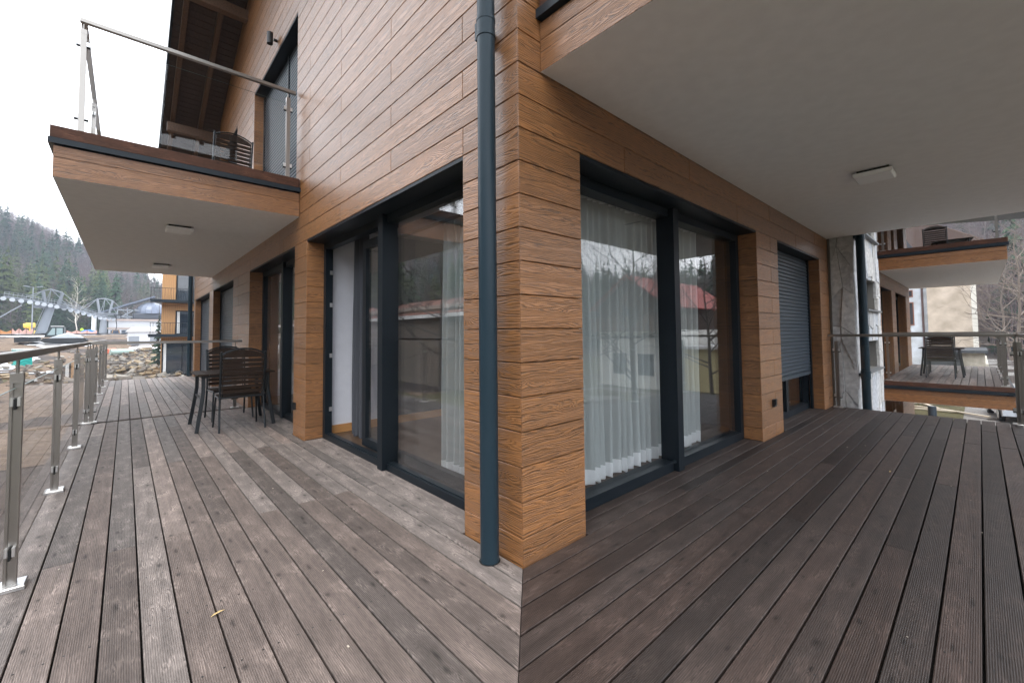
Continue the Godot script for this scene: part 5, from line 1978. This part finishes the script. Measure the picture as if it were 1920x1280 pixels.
	put("rain_pipe", st, mat(84, 62, 58, 0.6), B)
	st = mk()
	prism(st, PackedVector2Array([Vector2(-9.2, 12.2), Vector2(2.3, 13.0), Vector2(2.3, 13.25), Vector2(-3.4, 17.0), Vector2(-9.2, 13.0)]), Vector3(-0.7, 0, 0), Vector3(0, 0, 1), Vector3.UP, 11.0, 0.05)
	put("roof", st, mat(84, 66, 58, 0.8), B)
	# the dark lean-to and wall in front of it
	var A := thing("lean_to_shed", "low lean-to with a dark flat roof against the beige house", "shed", Vector3(50, -3.05, 0))
	st = mk()
	span(st, Vector3(0.5, 0, 0.55), Vector3(9, 2.3, 1.9))
	put("wall", st, mat(204, 196, 180, 0.9, 0.0, pl, 0.3), A)
	st = mk()
	span(st, Vector3(0, 2.3, -1.7), Vector3(9, 2.52, 2.05))
	put("roof", st, mat(58, 62, 66, 0.7), A)
	st = mk()
	span(st, Vector3(0.9, 0, -1.6), Vector3(9, 2.29, 0.549))
	put("gate", st, mat(66, 70, 74, 0.6), A)
	st = mk()
	span(st, Vector3(-1.5, 0, -1.5), Vector3(0.4, 1.7, 0.6))
	put("dark_bin_store", st, mat(52, 56, 60, 0.6), A)
	var wl := mk()
	span(wl, Vector3(56, -3.2, 1.9), Vector3(74, -1.95, 2.1))
	tag(put("low_wall", wl, mat(206, 202, 192, 0.9)), "low pale garden wall running from the beige house towards the road", "wall")

	# yard: car, post, planks
	car()
	st = mk()
	tube(st, [Vector3(28.0, -3.2, -0.04), Vector3(28.0, -2.55, -0.04)], 0.16, 12)
	tag(put("drain_post", st, mat(52, 62, 74, 0.5)), "short dark blue plastic drain post standing on the lawn", "post")
	var pk := mat(196, 186, 168, 0.8)
	for e in [[29.6, 0.95, 2.3, 0.9, "single pale board lying slantwise on the grass beside the gravel"], [29.4, -0.55, 2.6, 1.7, "longest of the loose boards, lying just behind the drain post"], [30.6, -0.2, 1.6, 0.4, "short board crossing the grass to the right of the drain post"], [31.4, -1.0, 2.2, 2.4, "board lying at the back of the heap near the terrace's pillar"], [30.2, -1.05, 1.9, 1.2, "board resting in the middle of the heap on the lawn"], [31.8, -0.1, 1.5, 2.0, "short board lying farthest out on the lawn"]]:
		st = mk()
		box(st, Vector3.ZERO, Vector3(e[2], 0.06, 0.16), Basis(Vector3.UP, e[3]))
		var o := put("loose_plank", st, pk)
		o.position = Vector3(e[0], ground(e[0], e[1]) + 0.10, e[1])
		tag(o, e[4], "plank", "loose boards on the lawn")
	st = mk()
	for e in [[Vector3(40, 4.2, 40), Vector3(90, 6.2, 2)], [Vector3(40, 3.6, 40), Vector3(90, 5.0, 2)]]:
		var pts := []
		for i in 13: pts.append(e[0].lerp(e[1], i / 12.0) - Vector3.UP * 1.2 * sin(PI * i / 12.0))
		tube(st, pts, 0.025, 4)
	tag(put("overhead_wires", st, M.iron), "two thin overhead wires crossing in front of the bare hillside", "wire")

func wing_balcony(W: Node3D, y: float, len: float) -> void:
	var g := group_node("balcony", W)
	var st := mk()
	span(st, Vector3(0.02, y + 0.003, 0.03), Vector3(len, y + 0.42, 2.13))
	put("slab", st, M.void, g)
	st = mk()
	span(st, Vector3(0.003, y, 0.03), Vector3(len, y + 0.0029, 2.145))
	put("soffit", st, M.soffit, g)
	for r in [[0.0, 0.19], [0.19, 0.298]]:
		for f in [[Vector3(0, y, 0), Vector3(0, 0, 1), 0.03, 2.149], [Vector3(0, y, 2.15), Vector3(1, 0, 0), 0.001, len]]:
			var uv := clad_uv()
			uv[0].y -= r[0] * uv[1].y
			st = mk()
			prism(st, rect(f[2], r[0] + 0.002, f[3], r[1] - 0.002), f[0], f[1], Vector3.UP, 0.018, 0.003, uv[0], uv[1])
			put("plank", st, M.clad, g)
	st = mk()
	span(st, Vector3(-0.035, y + 0.309, 0.03), Vector3(0.05, y + 0.375, 2.185))
	span(st, Vector3(0.0501, y + 0.309, 2.1), Vector3(len, y + 0.375, 2.185))
	put("drip_edge", st, M.trim, g)
	st = mk()
	prism(st, rect(0.03, 0.38, 2.17, 0.482), Vector3(-0.02, y, 0), Vector3(0, 0, 1), Vector3.UP, 0.03, 0.003, Vector2(rng.randf(), -0.25), Vector2(0.6, 1.0))
	put("edge_board", st, M.edge_board, g)

func car() -> void:
	var c := thing("parked_car", "silver grey car parked on the gravel below the neighbouring terrace", "car", Vector3(29.7, -3.0, 2.85), 0.12)
	var paint := mat(196, 204, 214, 0.25, 0.15)
	paint.clearcoat_enabled = true
	paint.clearcoat = 1.0
	paint.clearcoat_roughness = 0.05
	var st := mk()
	# profile along x (front towards -x), lofted across z
	var prof := [[-2.05, 0.35, 0.62], [-2.0, 0.32, 0.76], [-1.6, 0.28, 0.86], [-1.0, 0.26, 0.96], [-0.6, 0.26, 1.00], [0.1, 0.26, 1.02], [1.2, 0.26, 1.02], [1.7, 0.28, 1.0], [2.05, 0.34, 0.9], [2.1, 0.4, 0.7]]
	loft(st, prof, 0.86)
	put("body", st, paint, c)
	st = mk()
	loft(st, [[-0.75, 0.98, 1.0], [-0.2, 0.98, 1.38], [0.5, 0.98, 1.46], [1.1, 0.98, 1.42], [1.75, 0.98, 1.02]], 0.70)
	put("cabin", st, mat(30, 36, 42, 0.08), c)
	st = mk()
	loft(st, [[-0.12, 1.40, 1.43], [0.5, 1.44, 1.475], [1.05, 1.40, 1.44]], 0.6)
	put("roof", st, paint, c)
	for z in [-0.62, 0.62]:
		st = mk()
		box(st, Vector3(-1.93, 0.68, z), Vector3(0.16, 0.14, 0.36), Basis(Vector3.UP, z * 0.5))
		put("headlight", st, mat(222, 228, 232, 0.1), c)
	st = mk()
	box(st, Vector3(-2.06, 0.52, 0), Vector3(0.05, 0.16, 0.9))
	put("grille", st, M.black, c)
	for e in [[-1.3, -0.8], [-1.3, 0.8], [1.3, -0.8], [1.3, 0.8]]:
		var w := group_node("wheel", c)
		st = mk()
		tube(st, [Vector3(e[0], 0.32, e[1] - 0.1), Vector3(e[0], 0.32, e[1] + 0.1)], 0.32, 18)
		put("tyre", st, M.rubber, w)
		st = mk()
		tube(st, [Vector3(e[0], 0.32, e[1] - 0.11), Vector3(e[0], 0.32, e[1] + 0.11)], 0.2, 12)
		put("rim", st, M.bright_steel, w)

func loft(st: SurfaceTool, prof: Array, half: float) -> void:
	var rings := []
	for p in prof:
		var ring := []
		var m: float = p[2] - p[1]
		for q in [[-1, 0.0], [-1.0, 0.55], [-0.94, 0.85], [-0.75, 1.0], [0.75, 1.0], [0.94, 0.85], [1.0, 0.55], [1, 0.0]]:
			ring.append(Vector3(p[0], p[1] + m * q[1], q[0] * half))
		rings.append(ring)
	for i in rings.size() - 1:
		for k in 8:
			var a: Vector3 = rings[i][k]
			var b: Vector3 = rings[i][(k + 1) % 8]
			var c: Vector3 = rings[i + 1][(k + 1) % 8]
			var d: Vector3 = rings[i + 1][k]
			var n := (c - a).cross(b - d)
			var mid := (a + b + c + d) / 4.0 - Vector3((a.x + c.x) / 2, (prof[i][1] + prof[i][2]) / 2, 0)
			if n.dot(mid) < 0: n = -n
			quad(st, a, b, c, d, n.normalized())
	for e in [0, rings.size() - 1]:
		for k in range(1, 7): tri(st, rings[e][0], rings[e][k], rings[e][k + 1], Vector3(-1 if e == 0 else 1, 0, 0))
# ------------------------------------------------------------------ what the panes reflect
func gable_house(called: String, label: String, at: Vector3, turn: float, L: float, W: float, eave: float, ridge: float, split: float, low: Material, high: Material, roofm: Material) -> Node3D:
	var h := thing(called, label, "building", at, turn)
	var st := mk()
	span(st, Vector3(0, 0, -W / 2), Vector3(L, split, W / 2))
	put("wall", st, low, h)
	st = mk()
	prism(st, PackedVector2Array([Vector2(-W / 2 + 0.02, split), Vector2(W / 2 - 0.02, split), Vector2(W / 2 - 0.02, eave), Vector2(0, ridge - 0.12), Vector2(-W / 2 + 0.02, eave)]), Vector3(0.02, 0, 0), Vector3(0, 0, 1), Vector3.UP, L - 0.05, 0.01)
	put("upper_wall", st, high, h)
	var rf := group_node("roof", h)
	for s in [-1.0, 1.0]:
		st = mk()
		var up := Vector3(0, W / 2, s * (ridge - eave)).normalized()
		var a := Vector3(L / 2, eave - 0.45, s * (W / 2 + 0.55))
		bar(st, a, Vector3(L / 2, ridge, 0), L + 1.2, 0.12, up, 0.01)
		put("slope", st, roofm, rf)
	return h

func build_behind() -> void:
	var st: SurfaceTool
	var red := mat(150, 70, 64, 0.6)
	var dark_wood := mat(74, 60, 54, 0.8)
	var wht := mat(226, 224, 218, 0.85)
	var h := gable_house("chalet", "white and dark timber chalet with a red roof, mirrored in the terrace window", Vector3(27.3, -3.0, 16), 0.0, 11.0, 5.8, 6.5, 8.6, 4.4, wht, dark_wood, red)
	for e in [[-1.9, -0.6, 1.0, 2.6], [0.4, 1.6, 1.0, 2.6], [-0.7, 0.7, 4.9, 6.1]]:
		var w := group_node("window", h)
		st = mk()
		span(st, Vector3(-0.03, e[2], e[0]), Vector3(-0.001 if e[2] < 3 else 0.0, e[3], e[1]))
		put("pane", st, mat(54, 62, 70, 0.1), w)
	st = mk()
	span(st, Vector3(-1.0, 4.3, -3.0), Vector3(-0.02, 4.45, 3.0))
	for i in 12: span(st, Vector3(-1.0, 4.45, -3.0 + i * 0.52), Vector3(-0.96, 5.4, -2.7 + i * 0.52))
	put("balcony", st, mat(120, 104, 92, 0.8), h)
	st = mk()
	span(st, Vector3(3.0, 8.0, -1.6), Vector3(4.0, 9.5, -0.6))
	put("chimney", st, mat(150, 110, 96, 0.9), h)
	var y := thing("yellow_shed", "low pale yellow outbuilding beside the red roofed chalet", "shed", Vector3(28.5, -3.0, 9.6))
	st = mk()
	span(st, Vector3(0, 0, 0), Vector3(7, 3.0, 2.8))
	put("wall", st, mat(196, 186, 146, 0.85), y)
	st = mk()
	span(st, Vector3(-0.4, 3.0, -0.4), Vector3(7.4, 3.2, 3.2))
	put("roof", st, mat(196, 196, 196, 0.7), y)
	var l := gable_house("long_barn", "long low barn with a weathered red tiled roof and a white gutter board", Vector3(-17.5, -2.4, -62), -PI / 2, 46.0, 8.0, 5.4, 6.5, 5.0, mat(120, 110, 98, 0.9), mat(112, 98, 86, 0.9), mat(128, 84, 70, 0.85))
	st = mk()
	span(st, Vector3(-0.6, 4.75, -4.62), Vector3(46.6, 4.98, -4.5))
	span(st, Vector3(-0.6, 4.75, 4.5), Vector3(46.6, 4.98, 4.62))
	put("gutter_board", st, M.white, l)
	var bm := [bare_mesh(61, 11.0, 0.17, 3, 3), bare_mesh(62, 9.0, 0.13, 3, 3)]
	var bark := mat(88, 84, 80, 0.9)
	var spm := spruce_mesh(63, 15.0, 0.17)
	var k := 0
	for e in [[-12.5, -21.0], [-10.5, -12.0], [-13.5, -30.0], [-15.0, -26.0], [19.0, 10.5], [24.0, 8.5], [34.0, 6.4]]:
		tree_thing("bare_tree", ["tallest bare tree mirrored in the sliding door, beside the barn", "bare tree in the meadow nearest the grey deck", "bare tree farther along the meadow towards the barn", "bare tree behind the others in the meadow by the barn", "bare tree in front of the yellow shed, mirrored in the terrace window", "bare tree beside the chalet's gable, mirrored in the terrace window", "bare tree past the yellow shed towards the road"][k], Vector3(e[0], ground(e[0], e[1]) - 0.1, e[1]), k * 1.3, bm[k % 2], bark, null, null, "bare trees mirrored in the door" if k < 4 else "bare trees by the chalet", 1.0)
		k += 1
	for e in [[-17.0, -36.0, "spruce growing beside the long barn, mirrored in the sliding door"], [-17.0, -14.0, "spruce standing in the meadow away from the grey deck"], [15.0, 30.0, "spruce standing in the meadow left of the chalet"]]:
		tree_thing("spruce_tree", e[2], Vector3(e[0], ground(e[0], e[1]) - 0.2, e[1]), e[0], spm, foliage_mat(Color(0.035, 0.055, 0.032)), trunk_mesh(15.0, 0.2), bark, "spruces near the decks")
	st = mk()
	var pts := []
	for i in 22: pts.append(Vector3(-6.5 + sin(i * 0.7) * 0.9, -2.2 + 0.06 * (i % 2), -12 - i * 0.12 + cos(i * 0.9) * 0.8))
	tube(st, pts, 0.07, 8)
	tag(put("yellow_hose", st, mat(222, 196, 50, 0.5)), "coiled yellow hose lying on the grass beside the grey deck", "hose")
